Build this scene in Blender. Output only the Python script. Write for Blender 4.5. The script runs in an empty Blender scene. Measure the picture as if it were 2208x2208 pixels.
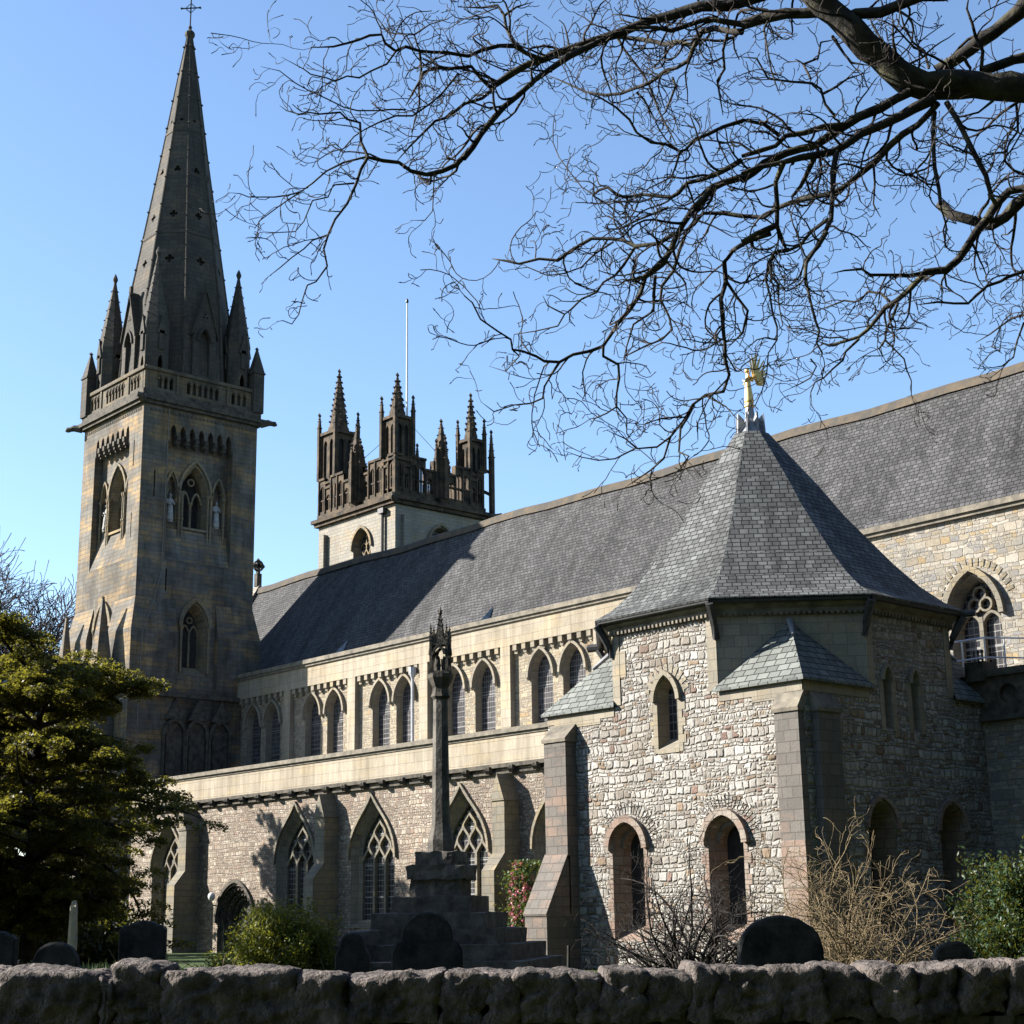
import bpy, math, random
import numpy as np
from mathutils import Vector, Matrix, noise
from mathutils.geometry import tessellate_polygon
R = math.radians
sc = bpy.context.scene
COL = sc.collection

# ---------------------------------------------------------------- camera
cam_d = bpy.data.cameras.new("camera")
cam = bpy.data.objects.new("camera", cam_d)
COL.objects.link(cam)
EYE = Vector((0, 0, 1.6))
YAW, PIT, ROLL = R(-48.45), R(14.30), R(-0.86)
fw = Vector((math.sin(YAW) * math.cos(PIT), math.cos(YAW) * math.cos(PIT), math.sin(PIT)))
rt = Vector((math.cos(YAW), -math.sin(YAW), 0))
up = rt.cross(fw)
CR = rt * math.cos(ROLL) + up * math.sin(ROLL)
CU = -rt * math.sin(ROLL) + up * math.cos(ROLL)
M = Matrix((CR, CU, -fw)).transposed().to_4x4()
M.translation = EYE
cam.matrix_world = M
cam_d.sensor_width = 36
cam_d.lens = 36 * 3404.5 / 2208
cam_d.clip_start = 0.1
cam_d.clip_end = 3000
sc.camera = cam

# ---------------------------------------------------------------- sky and sun
SUN_EL = R(28.5)
SH = Vector((-1, -0.87, 0)).normalized()                     # horizontal direction towards the sun
SUNV = Vector((SH.x * math.cos(SUN_EL), SH.y * math.cos(SUN_EL), math.sin(SUN_EL)))
world = bpy.data.worlds.new("World")
sc.world = world
world.use_nodes = True
wn = world.node_tree
bg = wn.nodes["Background"]
sky = wn.nodes.new("ShaderNodeTexSky")
sky.sky_type = 'NISHITA'
sky.sun_disc = False
sky.sun_elevation = SUN_EL
sky.sun_rotation = math.atan2(SH.x, SH.y)
sky.altitude = 20
sky.air_density = 1.0
sky.dust_density = 0.35
sky.ozone_density = 3.2
wn.links.new(sky.outputs[0], bg.inputs[0])
bg.inputs[1].default_value = 0.069
sun_d = bpy.data.lights.new("sun", 'SUN')
sun_d.energy = 5.0
sun_d.angle = R(0.5)
sun_d.color = (1.0, 0.95, 0.87)
sun = bpy.data.objects.new("sun", sun_d)
sun.rotation_mode = 'QUATERNION'
sun.rotation_quaternion = SUNV.to_track_quat('Z', 'Y')
sun.location = (-60, -40, 60)
COL.objects.link(sun)
sc.view_settings.view_transform = 'Standard'
sc.view_settings.look = 'None'
sc.view_settings.gamma = 1
sc.view_settings.use_curve_mapping = False
sc.view_settings.exposure = 2.0
sc.cycles.max_bounces = 6
sc.cycles.transparent_max_bounces = 6


def at(x, y, D):
    """world point seen at photo pixel (2208 scale) at horizontal distance D"""
    d = CR * (x - 1104) - CU * (y - 1104) + fw * 3404.5
    return EYE + d * (D / math.hypot(d.x, d.y))


# ---------------------------------------------------------------- naming
def tag(o, label=None, cat=None, group=None, kind=None):
    if label: o["label"] = label
    if cat: o["category"] = cat
    if group: o["group"] = group
    if kind: o["kind"] = kind
    return o


def thing(name, loc, label, cat, group=None, rz=0):
    o = bpy.data.objects.new(name, None)
    o.location = loc
    o.rotation_euler = (0, 0, rz)
    o.empty_display_size = 0.3
    COL.objects.link(o)
    return tag(o, label, cat, group)


def kids(o):
    return [c for c in bpy.data.objects if c.parent == o]


def dup(o, parent=None):
    c = o.copy()
    COL.objects.link(c)
    c.parent = parent
    for k in kids(o):
        dup(k, c)
    return c


def worigin(p):
    v = Vector((0, 0, 0))
    while p is not None:
        v = v + Vector(p.location)
        p = p.parent
    return v


# ---------------------------------------------------------------- mesh builder
class MB:
    def __init__(s):
        s.v = []; s.f = []; s.m = []

    def add(s, vs, fs, m=0):
        b = len(s.v)
        s.v.extend([tuple(p) for p in vs])
        s.f.extend([tuple(i + b for i in f) for f in fs])
        s.m.extend([m] * len(fs))

    def box(s, x0, x1, y0, y1, z0, z1, m=0):
        s.add([(x0, y0, z0), (x1, y0, z0), (x1, y1, z0), (x0, y1, z0), (x0, y0, z1), (x1, y0, z1), (x1, y1, z1), (x0, y1, z1)],
              [(0, 3, 2, 1), (4, 5, 6, 7), (0, 1, 5, 4), (1, 2, 6, 5), (2, 3, 7, 6), (3, 0, 4, 7)], m)

    def prism(s, loop, vec, m=0, caps=True):
        n = len(loop)
        vec = Vector(vec)
        vs = [Vector(p) for p in loop] + [Vector(p) + vec for p in loop]
        fs = [(i, (i + 1) % n, n + (i + 1) % n, n + i) for i in range(n)]
        if caps: fs += [tuple(range(n))[::-1], tuple(range(n, 2 * n))]
        s.add(vs, fs, m)

    def taper(s, c, a0, z0, a1, z1, n=4, m=0, rot=0, cap=True):
        """frustum; a = apothem"""
        s.lathe(c, [(a0, z0), (a1, z1)], n, m, rot, cap=cap, apo=True)

    def lathe(s, c, prof, n=8, m=0, rot=0, sx=1, sy=1, cap=True, apo=False):
        k = 1 / math.cos(math.pi / n) if apo else 1
        vs = []
        for r, z in prof:
            for i in range(n):
                a = 2 * math.pi * (i + .5) / n + rot
                vs.append((c[0] + r * k * math.cos(a) * sx, c[1] + r * k * math.sin(a) * sy, z))
        fs = []
        for j in range(len(prof) - 1):
            for i in range(n):
                i2 = (i + 1) % n
                fs.append((j * n + i, j * n + i2, (j + 1) * n + i2, (j + 1) * n + i))
        if cap:
            fs.append(tuple(range(n))[::-1])
            fs.append(tuple((len(prof) - 1) * n + i for i in range(n)))
        s.add(vs, fs, m)

    def tube(s, pts, rads, n=6, m=0, cap=True):
        pts = [Vector(p) for p in pts]
        if not hasattr(rads, '__len__'): rads = [rads] * len(pts)
        vs = []
        for i, p in enumerate(pts):
            t = pts[min(i + 1, len(pts) - 1)] - pts[max(i - 1, 0)]
            if t.length < 1e-9: t = Vector((0, 0, 1))
            t.normalize()
            a = t.cross(Vector((0.13, 0.21, 1)) if abs(t.z) < .95 else Vector((1, 0.1, 0))).normalized()
            b = t.cross(a)
            for k in range(n):
                an = 2 * math.pi * k / n
                vs.append(p + (a * math.cos(an) + b * math.sin(an)) * rads[i])
        fs = []
        for j in range(len(pts) - 1):
            for i in range(n):
                i2 = (i + 1) % n
                fs.append((j * n + i, j * n + i2, (j + 1) * n + i2, (j + 1) * n + i))
        if cap:
            fs.append(tuple(range(n))[::-1]); fs.append(tuple((len(pts) - 1) * n + i for i in range(n)))
        s.add(vs, fs, m)

    def ball(s, c, r, m=0, sz=1):
        x, y, z = c
        s.add([(x + r, y, z), (x, y + r, z), (x - r, y, z), (x, y - r, z), (x, y, z + r * sz), (x, y, z - r * sz)],
              [(0, 1, 4), (1, 2, 4), (2, 3, 4), (3, 0, 4), (1, 0, 5), (2, 1, 5), (3, 2, 5), (0, 3, 5)], m)

    def build(s, name, mats, parent=None, smooth=False, uv=True, loc=None, local=False):
        """vertices are world coordinates unless local; loc = object location (relative to the parent)"""
        if not isinstance(mats, (list, tuple)): mats = [mats]
        V = np.array(s.v, dtype=np.float64).reshape(-1, 3)
        loc = Vector(loc) if loc is not None else Vector((0, 0, 0))
        if not local:
            V = V - np.array(worigin(parent) + loc)
        me = bpy.data.meshes.new(name)
        me.from_pydata(V.tolist(), [], s.f)
        for m in mats: me.materials.append(m)
        if len(mats) > 1: me.polygons.foreach_set("material_index", s.m)
        if smooth: me.polygons.foreach_set("use_smooth", [True] * len(me.polygons))
        if uv:
            lay = me.uv_layers.new(name="UVMap")
            W = np.array(s.v, dtype=np.float64).reshape(-1, 3)
            out = np.zeros((len(me.loops), 2))
            i = 0
            for f in s.f:
                P = W[list(f)]
                n = np.zeros(3)
                Q = np.roll(P, -1, axis=0)
                n = np.cross(P, Q).sum(axis=0)
                l = np.linalg.norm(n)
                n = n / l if l > 1e-12 else np.array([0, 0, 1.])
                if abs(n[2]) > .96:
                    u = np.array([1., 0, 0])
                else:
                    u = np.array([-n[1], n[0], 0]); u /= np.linalg.norm(u)
                    if u[0] + u[1] * .5 < 0: u = -u
                w = np.cross(n, u)
                if w[2] < 0 or (abs(n[2]) > .96 and w[1] < 0): w = -w
                k = len(f)
                out[i:i + k, 0] = P @ u
                out[i:i + k, 1] = P @ w
                i += k
            lay.data.foreach_set("uv", out.ravel())
        me.update()
        o = bpy.data.objects.new(name, me)
        o.location = loc
        COL.objects.link(o)
        o.parent = parent
        return o


class Fr:
    """a wall frame: u along the wall, v up, w outwards"""
    def __init__(s, o, u, w, v=(0, 0, 1)):
        s.o = Vector(o); s.u = Vector(u); s.w = Vector(w); s.v = Vector(v)

    def P(s, u, v, w=0):
        return s.o + s.u * u + s.v * v + s.w * w


def wall(mb, fr, outer, holes=(), m=0, w=0):
    loops = [outer] + list(holes)
    tris = tessellate_polygon([[Vector((p[0], p[1], 0)) for p in l] for l in loops])
    flat = [fr.P(p[0], p[1], w) for l in loops for p in l]
    mb.add(flat, [tuple(t) for t in tris], m)


def reveal(mb, fr, l0, w0, l1, w1, m=0, skip_bottom=False):
    n = len(l0)
    vs = [fr.P(*p, w0) for p in l0] + [fr.P(*p, w1) for p in l1]
    mb.add(vs, [(i, (i + 1) % n, n + (i + 1) % n, n + i) for i in range(1 if skip_bottom else 0, n)], m)


def fill(mb, fr, loop, w, m=0):
    wall(mb, fr, loop, (), m, w)


def rect(u0, u1, v0, v1):
    return [(u0, v0), (u1, v0), (u1, v1), (u0, v1)]


def arch(cx, h, zs, za, kind='p', n=8):
    """points from the right spring over the apex to the left spring"""
    r = za - zs
    out = []
    if kind == 'o':
        for i in range(n + 1):
            t = i / n
            b = [(1 - t) ** 3, 3 * t * (1 - t) ** 2, 3 * t * t * (1 - t), t ** 3]
            out.append((h * (b[0] + b[1] + .30 * b[2]), r * (.52 * b[1] + .70 * b[2] + b[3])))
    else:
        Rr = (h * h + r * r) / (2 * h)
        a1 = math.atan2(r, Rr - h) if Rr > h else math.pi / 2
        if Rr < h: a1 = math.asin(min(1, r / Rr))
        for i in range(n + 1):
            a = a1 * i / n
            out.append((h - Rr + Rr * math.cos(a), Rr * math.sin(a)))
        out[-1] = (0, r)
    return [(cx + x, zs + y) for x, y in out] + [(cx - x, zs + y) for x, y in out[-2::-1]]


def archloop(cx, h, z0, zs, za, kind='p', n=8):
    return [(cx - h, z0), (cx + h, z0)] + arch(cx, h, zs, za, kind, n)


def strip(mb, fr, pts, wid, w0, w1, m=0, side=0):
    """a moulding that follows pts; side 0 centred, 1 outside"""
    n = len(pts)
    A = []; B = []
    for i in range(n):
        p = Vector(pts[max(i - 1, 0)]); q = Vector(pts[min(i + 1, n - 1)])
        t = (q - p).normalized()
        nn = Vector((t.y, -t.x))
        c = Vector(pts[i])
        a, b = (0, wid) if side == 1 else (-wid / 2, wid / 2)
        A.append(c + nn * a); B.append(c + nn * b)
    vs = [fr.P(p.x, p.y, w) for w in (w0, w1) for L in (A, B) for p in L]
    fs = []
    for i in range(n - 1):
        fs += [(2 * n + i, 2 * n + i + 1, 3 * n + i + 1, 3 * n + i), (i, 2 * n + i, 2 * n + i + 1, i + 1)[::-1],
               (n + i, n + i + 1, 3 * n + i + 1, 3 * n + i)]
    fs += [(0, n, 3 * n, 2 * n), (n - 1, 3 * n - 1, 4 * n - 1, 2 * n - 1)]
    mb.add(vs, fs, m)


def fbox(mb, fr, u0, u1, v0, v1, w0, w1, m=0):
    P = fr.P
    mb.add([P(u0, v0, w0), P(u1, v0, w0), P(u1, v0, w1), P(u0, v0, w1), P(u0, v1, w0), P(u1, v1, w0), P(u1, v1, w1), P(u0, v1, w1)],
           [(0, 3, 2, 1), (4, 5, 6, 7), (0, 1, 5, 4), (1, 2, 6, 5), (2, 3, 7, 6), (3, 0, 4, 7)], m)

# ---------------------------------------------------------------- materials
ALB = .81      # one overall trim of the stone and slate albedos


class NT:
    def __init__(s, name):
        s.mat = bpy.data.materials.new(name)
        s.mat.use_nodes = True
        s.t = s.mat.node_tree
        s.b = s.t.nodes["Principled BSDF"]
        s.out = s.t.nodes["Material Output"]
        s.b.inputs["Specular IOR Level"].default_value = 0.25

    def n(s, typ, ins=None, **kw):
        nd = s.t.nodes.new("ShaderNode" + typ)
        for k, v in kw.items(): setattr(nd, k, v)
        for k, v in (ins or {}).items():
            if isinstance(v, bpy.types.NodeSocket): s.t.links.new(v, nd.inputs[k])
            else: nd.inputs[k].default_value = v
        return nd

    def link(s, a, b): s.t.links.new(a, b)

    def uv(s): return s.n("UVMap", uv_map="UVMap").outputs[0]

    def obj(s): return s.n("TexCoord").outputs["Object"]

    def math(s, op, a, b=None, c=None):
        ins = {0: a}
        if b is not None: ins[1] = b
        if c is not None: ins[2] = c
        nd = s.n("Math", ins, operation=op)
        return nd.outputs[0]

    def noise(s, vec, scale, detail=4, rough=.55, dist=0):
        return s.n("TexNoise", {"Vector": vec, "Scale": scale, "Detail": detail, "Roughness": rough, "Distortion": dist})

    def vscale(s, vec, sx, sy, sz=1, loc=(0, 0, 0)):
        return s.n("Mapping", {"Vector": vec, "Scale": (sx, sy, sz), "Location": loc}).outputs[0]

    def ramp(s, fac, stops, interp='LINEAR'):
        nd = s.n("ValToRGB", {"Fac": fac})
        cr = nd.color_ramp
        cr.interpolation = interp
        while len(cr.elements) < len(stops): cr.elements.new(.5)
        for e, (p, c) in zip(cr.elements, stops):
            e.position = p
            e.color = (c[0], c[1], c[2], 1) if hasattr(c, '__len__') else (c, c, c, 1)
        return nd.outputs[0]

    def mix(s, f, a, b, mode='MIX'):
        nd = s.n("Mix", data_type='RGBA', blend_type=mode)
        for sock, v in ((nd.inputs[0], f), (nd.inputs[6], a), (nd.inputs[7], b)):
            if isinstance(v, bpy.types.NodeSocket): s.t.links.new(v, sock)
            else: sock.default_value = v if not hasattr(v, '__len__') else (v[0], v[1], v[2], 1)
        return nd.outputs[2]

    def warp(s, vec, scale, amt, detail=2):
        nz = s.noise(vec, scale, detail)
        sub = s.n("VectorMath", {0: nz.outputs["Color"], 1: (.5, .5, .5)}, operation='SUBTRACT')
        mul = s.n("VectorMath", {0: sub.outputs[0], "Scale": amt}, operation='SCALE')
        return s.n("VectorMath", {0: vec, 1: mul.outputs[0]}, operation='ADD').outputs[0]

    def bump(s, h, strength=.5, dist=.03):
        nd = s.n("Bump", {"Height": h, "Strength": strength, "Distance": dist})
        s.link(nd.outputs[0], s.b.inputs["Normal"])
        return nd

    def fin(s, col, rough=.85):
        if isinstance(col, bpy.types.NodeSocket): col = s.mix(1.0, col, (ALB, ALB, ALB), 'MULTIPLY')
        if isinstance(col, bpy.types.NodeSocket): s.link(col, s.b.inputs["Base Color"])
        else: s.b.inputs["Base Color"].default_value = (*col, 1)
        if isinstance(rough, bpy.types.NodeSocket): s.link(rough, s.b.inputs["Roughness"])
        else: s.b.inputs["Roughness"].default_value = rough
        return s.mat


def rubble(name, w, h, stones, mortar, bumpd=.05, stain=.35, joint=(.006, .034), wav=.16, jw=.016, tint=None):
    """rubble: wavering rows of uneven stones, patches of larger and smaller ones, rounded faces, recessed mortar"""
    t = NT(name)
    uv = t.uv()
    p = t.warp(uv, .9, wav, 2)
    p = t.warp(p, 3.6, .13, 2)

    def courses(w, h, seed):
        xy = t.n("SeparateXYZ", {0: p})
        u_, v_ = xy.outputs[0], xy.outputs[1]
        vv = t.math('ADD', t.math('DIVIDE', v_, h), seed)
        vv = t.math('ADD', vv, t.math('MULTIPLY', t.math('SINE', t.math('MULTIPLY', vv, 2.1)), .30))
        row = t.math('FLOOR', vv)
        fv = t.math('FRACT', vv)
        dv = t.math('MULTIPLY', t.math('MINIMUM', fv, t.math('SUBTRACT', 1, fv)), h)
        sh = t.n("TexWhiteNoise", {"W": row}, noise_dimensions='1D').outputs[0]
        wr = t.math('MULTIPLY_ADD', sh, .8, .65)
        uu = t.math('ADD', t.math('DIVIDE', u_, t.math('MULTIPLY', wr, w)), t.math('MULTIPLY', row, 57.31))
        kw = dict(voronoi_dimensions='1D')
        v1 = t.n("TexVoronoi", {"W": uu, "Scale": 1, "Randomness": .9}, feature='F1', **kw)
        v2 = t.n("TexVoronoi", {"W": uu, "Scale": 1, "Randomness": .9}, feature='F2', **kw)
        du = t.math('MULTIPLY', t.math('SUBTRACT', v2.outputs["Distance"], v1.outputs["Distance"]), w * .5)
        return t.math('SMOOTH_MIN', du, dv, .045), v1.outputs["Color"]

    d1, c1 = courses(w, h, 0.0)
    d2, c2 = courses(w * .62, h * .66, 31.3)
    mk = t.math('GREATER_THAN', t.noise(t.vscale(uv, .55, 1.1), 1.0, 2).outputs[0], .53)
    d = t.math('ADD', t.math('MULTIPLY', d1, t.math('SUBTRACT', 1, mk)), t.math('MULTIPLY', d2, mk))
    c = t.mix(mk, c1, c2)
    d = t.math('ADD', d, t.math('MULTIPLY', t.math('SUBTRACT', t.noise(uv, 22, 2).outputs[0], .5), .014))
    j = t.n("MapRange", {0: d, 1: joint[0], 2: joint[1]}, interpolation_type='SMOOTHSTEP').outputs[0]
    sc3 = t.n("SeparateColor", {0: c})
    rn, rn2, rn3 = sc3.outputs[0], sc3.outputs[1], sc3.outputs[2]
    col = t.ramp(rn, stones, 'CONSTANT')
    if tint:
        tb = t.noise(t.vscale(uv, .5, .5), 1.0, 3, .6, .3)
        col = t.mix(t.n("MapRange", {0: tb.outputs[0], 1: .5, 2: .68, 4: .75}).outputs[0], col, t.mix(.5, col, tint))
    g = t.noise(uv, 9, 5, .7)
    col = t.mix(.55, col, t.ramp(g.outputs[0], [(.25, .3), (.75, 1.0)]), 'MULTIPLY')
    col = t.mix(.5, col, t.ramp(rn3, [(0, .55), (1, 1.12)]), 'MULTIPLY')
    jm = t.n("MapRange", {0: d, 1: .0, 2: jw}).outputs[0]
    col = t.mix(jm, mortar, col)
    big = t.noise(t.vscale(uv, .35, .22), 1.0, 5, .65)
    col = t.mix(stain, col, t.ramp(big.outputs[0], [(.3, .45), (.62, 1.05)]), 'MULTIPLY')
    hh = t.math('MULTIPLY', j, t.math('ADD', .45, t.math('MULTIPLY', rn2, .8)))
    hh = t.math('ADD', hh, t.math('MULTIPLY', t.noise(uv, 15, 5, .65).outputs[0], .5))
    t.bump(hh, 1.0, bumpd)
    return t.fin(col, .9)


def ashlar(name, w, h, c1, c2, patch, mortar, pf=(.45, .62), joint=.012, bumpd=.015, stain=.3, dark=(.3, .3, .3), streak=0):
    t = NT(name)
    uv = t.uv()
    br = t.n("TexBrick", {"Vector": t.warp(uv, 2, .015), "Color1": (*c1, 1), "Color2": (*c2, 1), "Mortar": (*mortar, 1), "Scale": 1.0,
                          "Mortar Size": joint, "Mortar Smooth": .3, "Bias": 0.0, "Brick Width": w, "Row Height": h})
    br.offset = .43; br.squash = .8; br.squash_frequency = 3
    ct = t.n("TexBrick", {"Vector": uv, "Color1": (0, 0, 0, 1), "Color2": (1, 1, 1, 1), "Mortar": (.5, .5, .5, 1), "Scale": 1.0,
                          "Mortar Size": 0, "Brick Width": w, "Row Height": h})
    ct.offset = .43; ct.squash = .8; ct.squash_frequency = 3
    big = t.noise(t.vscale(uv, .25, .6), 1.4, 5, .62, .4)
    f = t.math('ADD', big.outputs[0], t.math('MULTIPLY', t.math('SUBTRACT', ct.outputs[0], .5), .13))
    f = t.n("MapRange", {0: f, 1: pf[0], 2: pf[1]}).outputs[0]
    col = t.mix(t.math('MULTIPLY', f, t.math('SUBTRACT', 1, br.outputs["Fac"])), br.outputs[0], patch)
    fine = t.noise(uv, 14, 5, .65)
    col = t.mix(.45, col, t.ramp(fine.outputs[0], [(.25, .45), (.7, 1.05)]), 'MULTIPLY')
    st = t.noise(t.vscale(uv, .5, .16), 1.1, 5, .65)
    col = t.mix(stain, col, t.ramp(st.outputs[0], [(.34, dark), (.6, (1, 1, 1))]), 'MULTIPLY')
    if streak:
        sk = t.noise(t.vscale(uv, 2.4, .22), 1.3, 6, .7)
        col = t.mix(streak, col, t.ramp(sk.outputs[0], [(.42, (1, 1, 1)), (.66, (.42, .38, .33))]), 'MULTIPLY')
    h_ = t.math('ADD', t.math('MULTIPLY', br.outputs["Fac"], -.8), t.math('MULTIPLY', fine.outputs[0], .5))
    t.bump(h_, .7, bumpd)
    return t.fin(col, .88)


def slate(name, w, h, ca, cb, streak=(.55, 1.1), gap=.25, lichen=None, rough=.55, bd=.022):
    t = NT(name)
    uv = t.uv()
    p = t.warp(uv, .9, .03)
    br = t.n("TexBrick", {"Vector": p, "Color1": (*ca, 1), "Color2": (*cb, 1), "Mortar": (ca[0] * gap, ca[1] * gap, ca[2] * gap, 1), "Scale": 1.0,
                          "Mortar Size": .016, "Mortar Smooth": .1, "Bias": 0.0, "Brick Width": w, "Row Height": h})
    br.offset = .5; br.squash = .85; br.squash_frequency = 5
    st = t.noise(t.vscale(uv, .8, .13), 1.0, 6, .68, .3)
    col = t.mix(.85, br.outputs[0], t.ramp(st.outputs[0], [(.3, streak[0]), (.68, streak[1])]), 'MULTIPLY')
    fine = t.noise(uv, 18, 4, .6)
    col = t.mix(.35, col, t.ramp(fine.outputs[0], [(.3, .6), (.7, 1.15)]), 'MULTIPLY')
    if lichen:
        l = t.noise(t.vscale(uv, 1, .6), 2.3, 6, .75)
        col = t.mix(t.n("MapRange", {0: l.outputs[0], 1: .58, 2: .70}).outputs[0], col, lichen)
    yv = t.n("SeparateXYZ", {0: p}).outputs[1]
    saw = t.math('SUBTRACT', 1, t.math('FRACT', t.math('DIVIDE', yv, h)))
    hh = t.math('SUBTRACT', t.math('ADD', saw, t.math('MULTIPLY', fine.outputs[0], .25)), t.math('MULTIPLY', br.outputs["Fac"], .9))
    t.bump(hh, .9, bd)
    t.b.inputs["Specular IOR Level"].default_value = .12
    return t.fin(col, rough)


def plain(name, ca, cb, scale=6, rough=.85, bumpd=.01, bscale=12, metal=0, lo=.35, hi=.65):
    t = NT(name)
    o = t.obj()
    nz = t.noise(o, scale, 6, .65)
    col = t.ramp(nz.outputs[0], [(lo, ca), (hi, cb)])
    if bumpd: t.bump(t.noise(o, bscale, 5, .6).outputs[0], .8, bumpd)
    t.b.inputs["Metallic"].default_value = metal
    return t.fin(col, rough)


def glassgrid(name, gu, gv, lw, line, dark, bars=.0, rough=.3):
    t = NT(name)
    uv = t.uv()
    xy = t.n("SeparateXYZ", {0: uv})
    def ln(c, g, w):
        fr_ = t.math('FRACT', t.math('DIVIDE', c, g))
        return t.math('LESS_THAN', fr_, w / g)
    m = t.math('MAXIMUM', ln(xy.outputs[0], gu, lw * .7), ln(xy.outputs[1], gv, lw))
    m = t.math('MAXIMUM', m, ln(t.math('ADD', xy.outputs[1], .3), 1.35, lw * 2))
    cell = t.n("TexWhiteNoise", {"Vector": t.n("VectorMath", {0: t.vscale(uv, 1 / gu, 1 / gv, 0)}, operation='FLOOR').outputs[0]}, noise_dimensions='3D')
    pn = t.n("MapRange", {0: t.noise(uv, .9, 3).outputs[0], 1: .3, 2: .75}).outputs[0]
    gl = t.mix(t.math('MULTIPLY', cell.outputs[0], pn), (dark[0] * .6, dark[1] * .6, dark[2] * .6), (dark[0] * 4.5, dark[1] * 4.3, dark[2] * 4.5))
    col = t.mix(m, gl, line)
    t.b.inputs["Specular IOR Level"].default_value = .14
    t.bump(t.math('ADD', m, t.math('MULTIPLY', cell.outputs[0], .4)), .25, .01)
    return t.fin(col, t.mix(m, (rough,) * 3, (.6, .6, .6)))


def leafmat(name, cols, trans=.35, rough=.5):
    t = NT(name)
    g = t.n("NewGeometry")
    rnd = g.outputs["Random Per Island"]
    col = t.ramp(rnd, [(i / max(1, len(cols) - 1), c) for i, c in enumerate(cols)])
    t.fin(col, rough)
    tr = t.n("BsdfTranslucent", {"Color": t.mix(.5, col, (.32, .30, .03))})
    mx = t.n("MixShader", {0: trans, 1: t.b.outputs[0], 2: tr.outputs[0]})
    t.link(mx.outputs[0], t.out.inputs[0])
    return t.mat


def bark(name, ca, cb, sc_=9, lichen=None):
    t = NT(name)
    o = t.obj()
    nz = t.noise(t.vscale(o, 1, 1, 1), sc_, 6, .7)
    col = t.ramp(nz.outputs[0], [(.35, ca), (.7, cb)])
    if lichen:
        l = t.noise(o, 3.2, 4, .6)
        col = t.mix(t.n("MapRange", {0: l.outputs[0], 1: .52, 2: .66}).outputs[0], col, lichen)
    t.bump(nz.outputs[0], 1, .03)
    return t.fin(col, .9)


M_TOWER = ashlar("tower_ashlar", .62, .27, (.185, .168, .142), (.115, .108, .096), (.36, .245, .12), (.10, .092, .078), (.46, .66), stain=.75, dark=(.27, .265, .26), streak=.5)
M_SPIRE = ashlar("spire_stone", .55, .3, (.085, .077, .064), (.055, .052, .046), (.135, .105, .07), (.036, .034, .03), (.5, .74), stain=.6, streak=.4)
M_TRIM = ashlar("tower_trim", .6, .25, (.23, .195, .135), (.15, .132, .102), (.31, .225, .115), (.11, .098, .078), (.45, .65), bumpd=.01, stain=.6, dark=(.3, .29, .28))
M_PARA = ashlar("parapet_stone", .6, .25, (.145, .125, .09), (.095, .085, .068), (.21, .155, .085), (.07, .063, .05), (.45, .65), bumpd=.01, stain=.7, dark=(.3, .29, .28), streak=.5)
M_SOOT = plain("sooty_stone", (.028, .026, .022), (.10, .086, .066), 3.0, .9, .03, 8)
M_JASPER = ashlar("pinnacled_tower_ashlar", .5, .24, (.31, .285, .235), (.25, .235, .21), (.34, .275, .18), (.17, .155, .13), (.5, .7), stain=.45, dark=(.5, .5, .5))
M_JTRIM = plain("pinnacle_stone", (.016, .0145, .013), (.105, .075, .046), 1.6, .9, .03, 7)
M_CREAM = ashlar("cream_ashlar", 1.1, .42, (.375, .325, .25), (.325, .285, .222), (.41, .335, .22), (.25, .215, .165), (.5, .72), joint=.009, bumpd=.012, stain=.65, dark=(.58, .55, .5), streak=.5)
M_DRESS = ashlar("dressed_stone", .5, .33, (.285, .25, .19), (.23, .203, .16), (.33, .265, .168), (.16, .14, .11), (.5, .7), joint=.009, bumpd=.008, stain=.5, dark=(.45, .45, .45))
M_CLER = rubble("coursed_stone", .30, .15, [(0, (.36, .305, .22)), (.3, (.31, .262, .195)), (.55, (.40, .335, .235)), (.8, (.27, .235, .18)), (.93, (.36, .26, .15))], (.23, .195, .15), .025, joint=(.004, .022), wav=.06, jw=.012)
M_COPING = plain("weathered_coping", (.085, .076, .062), (.20, .175, .135), 2.2, .9, .02, 9)
WHITES = [(0, (.385, .365, .33)), (.25, (.44, .415, .375)), (.45, (.32, .295, .262)), (.62, (.47, .45, .415)), (.82, (.26, .228, .195)), (.91, (.29, .215, .15)), (.96, (.23, .155, .125))]
M_RUBW = rubble("white_limestone_rubble", .255, .158, WHITES, (.165, .145, .12), .07, stain=.45, wav=.22, joint=(.004, .042), tint=(.30, .24, .18))
PINKS = [(0, (.36, .30, .235)), (.25, (.30, .243, .19)), (.45, (.41, .35, .28)), (.68, (.245, .19, .15)), (.84, (.36, .255, .185)), (.92, (.44, .39, .32))]
M_RUBP = rubble("brown_pink_rubble", .225, .135, PINKS, (.15, .12, .095), .045, stain=.55, joint=(.005, .026), tint=(.26, .175, .125))
GREYS = [(0, (.35, .315, .262)), (.3, (.29, .272, .238)), (.5, (.40, .367, .31)), (.7, (.32, .275, .207)), (.85, (.26, .25, .238)), (.95, (.36, .27, .155))]
M_RUBG = rubble("grey_squared_rubble", .36, .19, GREYS, (.19, .168, .137), .03, stain=.5, joint=(.004, .02), wav=.09, jw=.012, tint=(.33, .26, .17))
M_BUTT = ashlar("weathered_buttress_stone", .45, .3, (.145, .13, .114), (.108, .099, .09), (.215, .155, .12), (.09, .08, .07), (.5, .66), joint=.012, bumpd=.035, stain=.4, dark=(.5, .5, .5))
M_REDB = ashlar("pink_buttress_stone", .42, .27, (.25, .175, .135), (.19, .135, .108), (.28, .24, .20), (.13, .105, .085), (.46, .6), joint=.012, bumpd=.055, stain=.45, dark=(.45, .45, .45))
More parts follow.
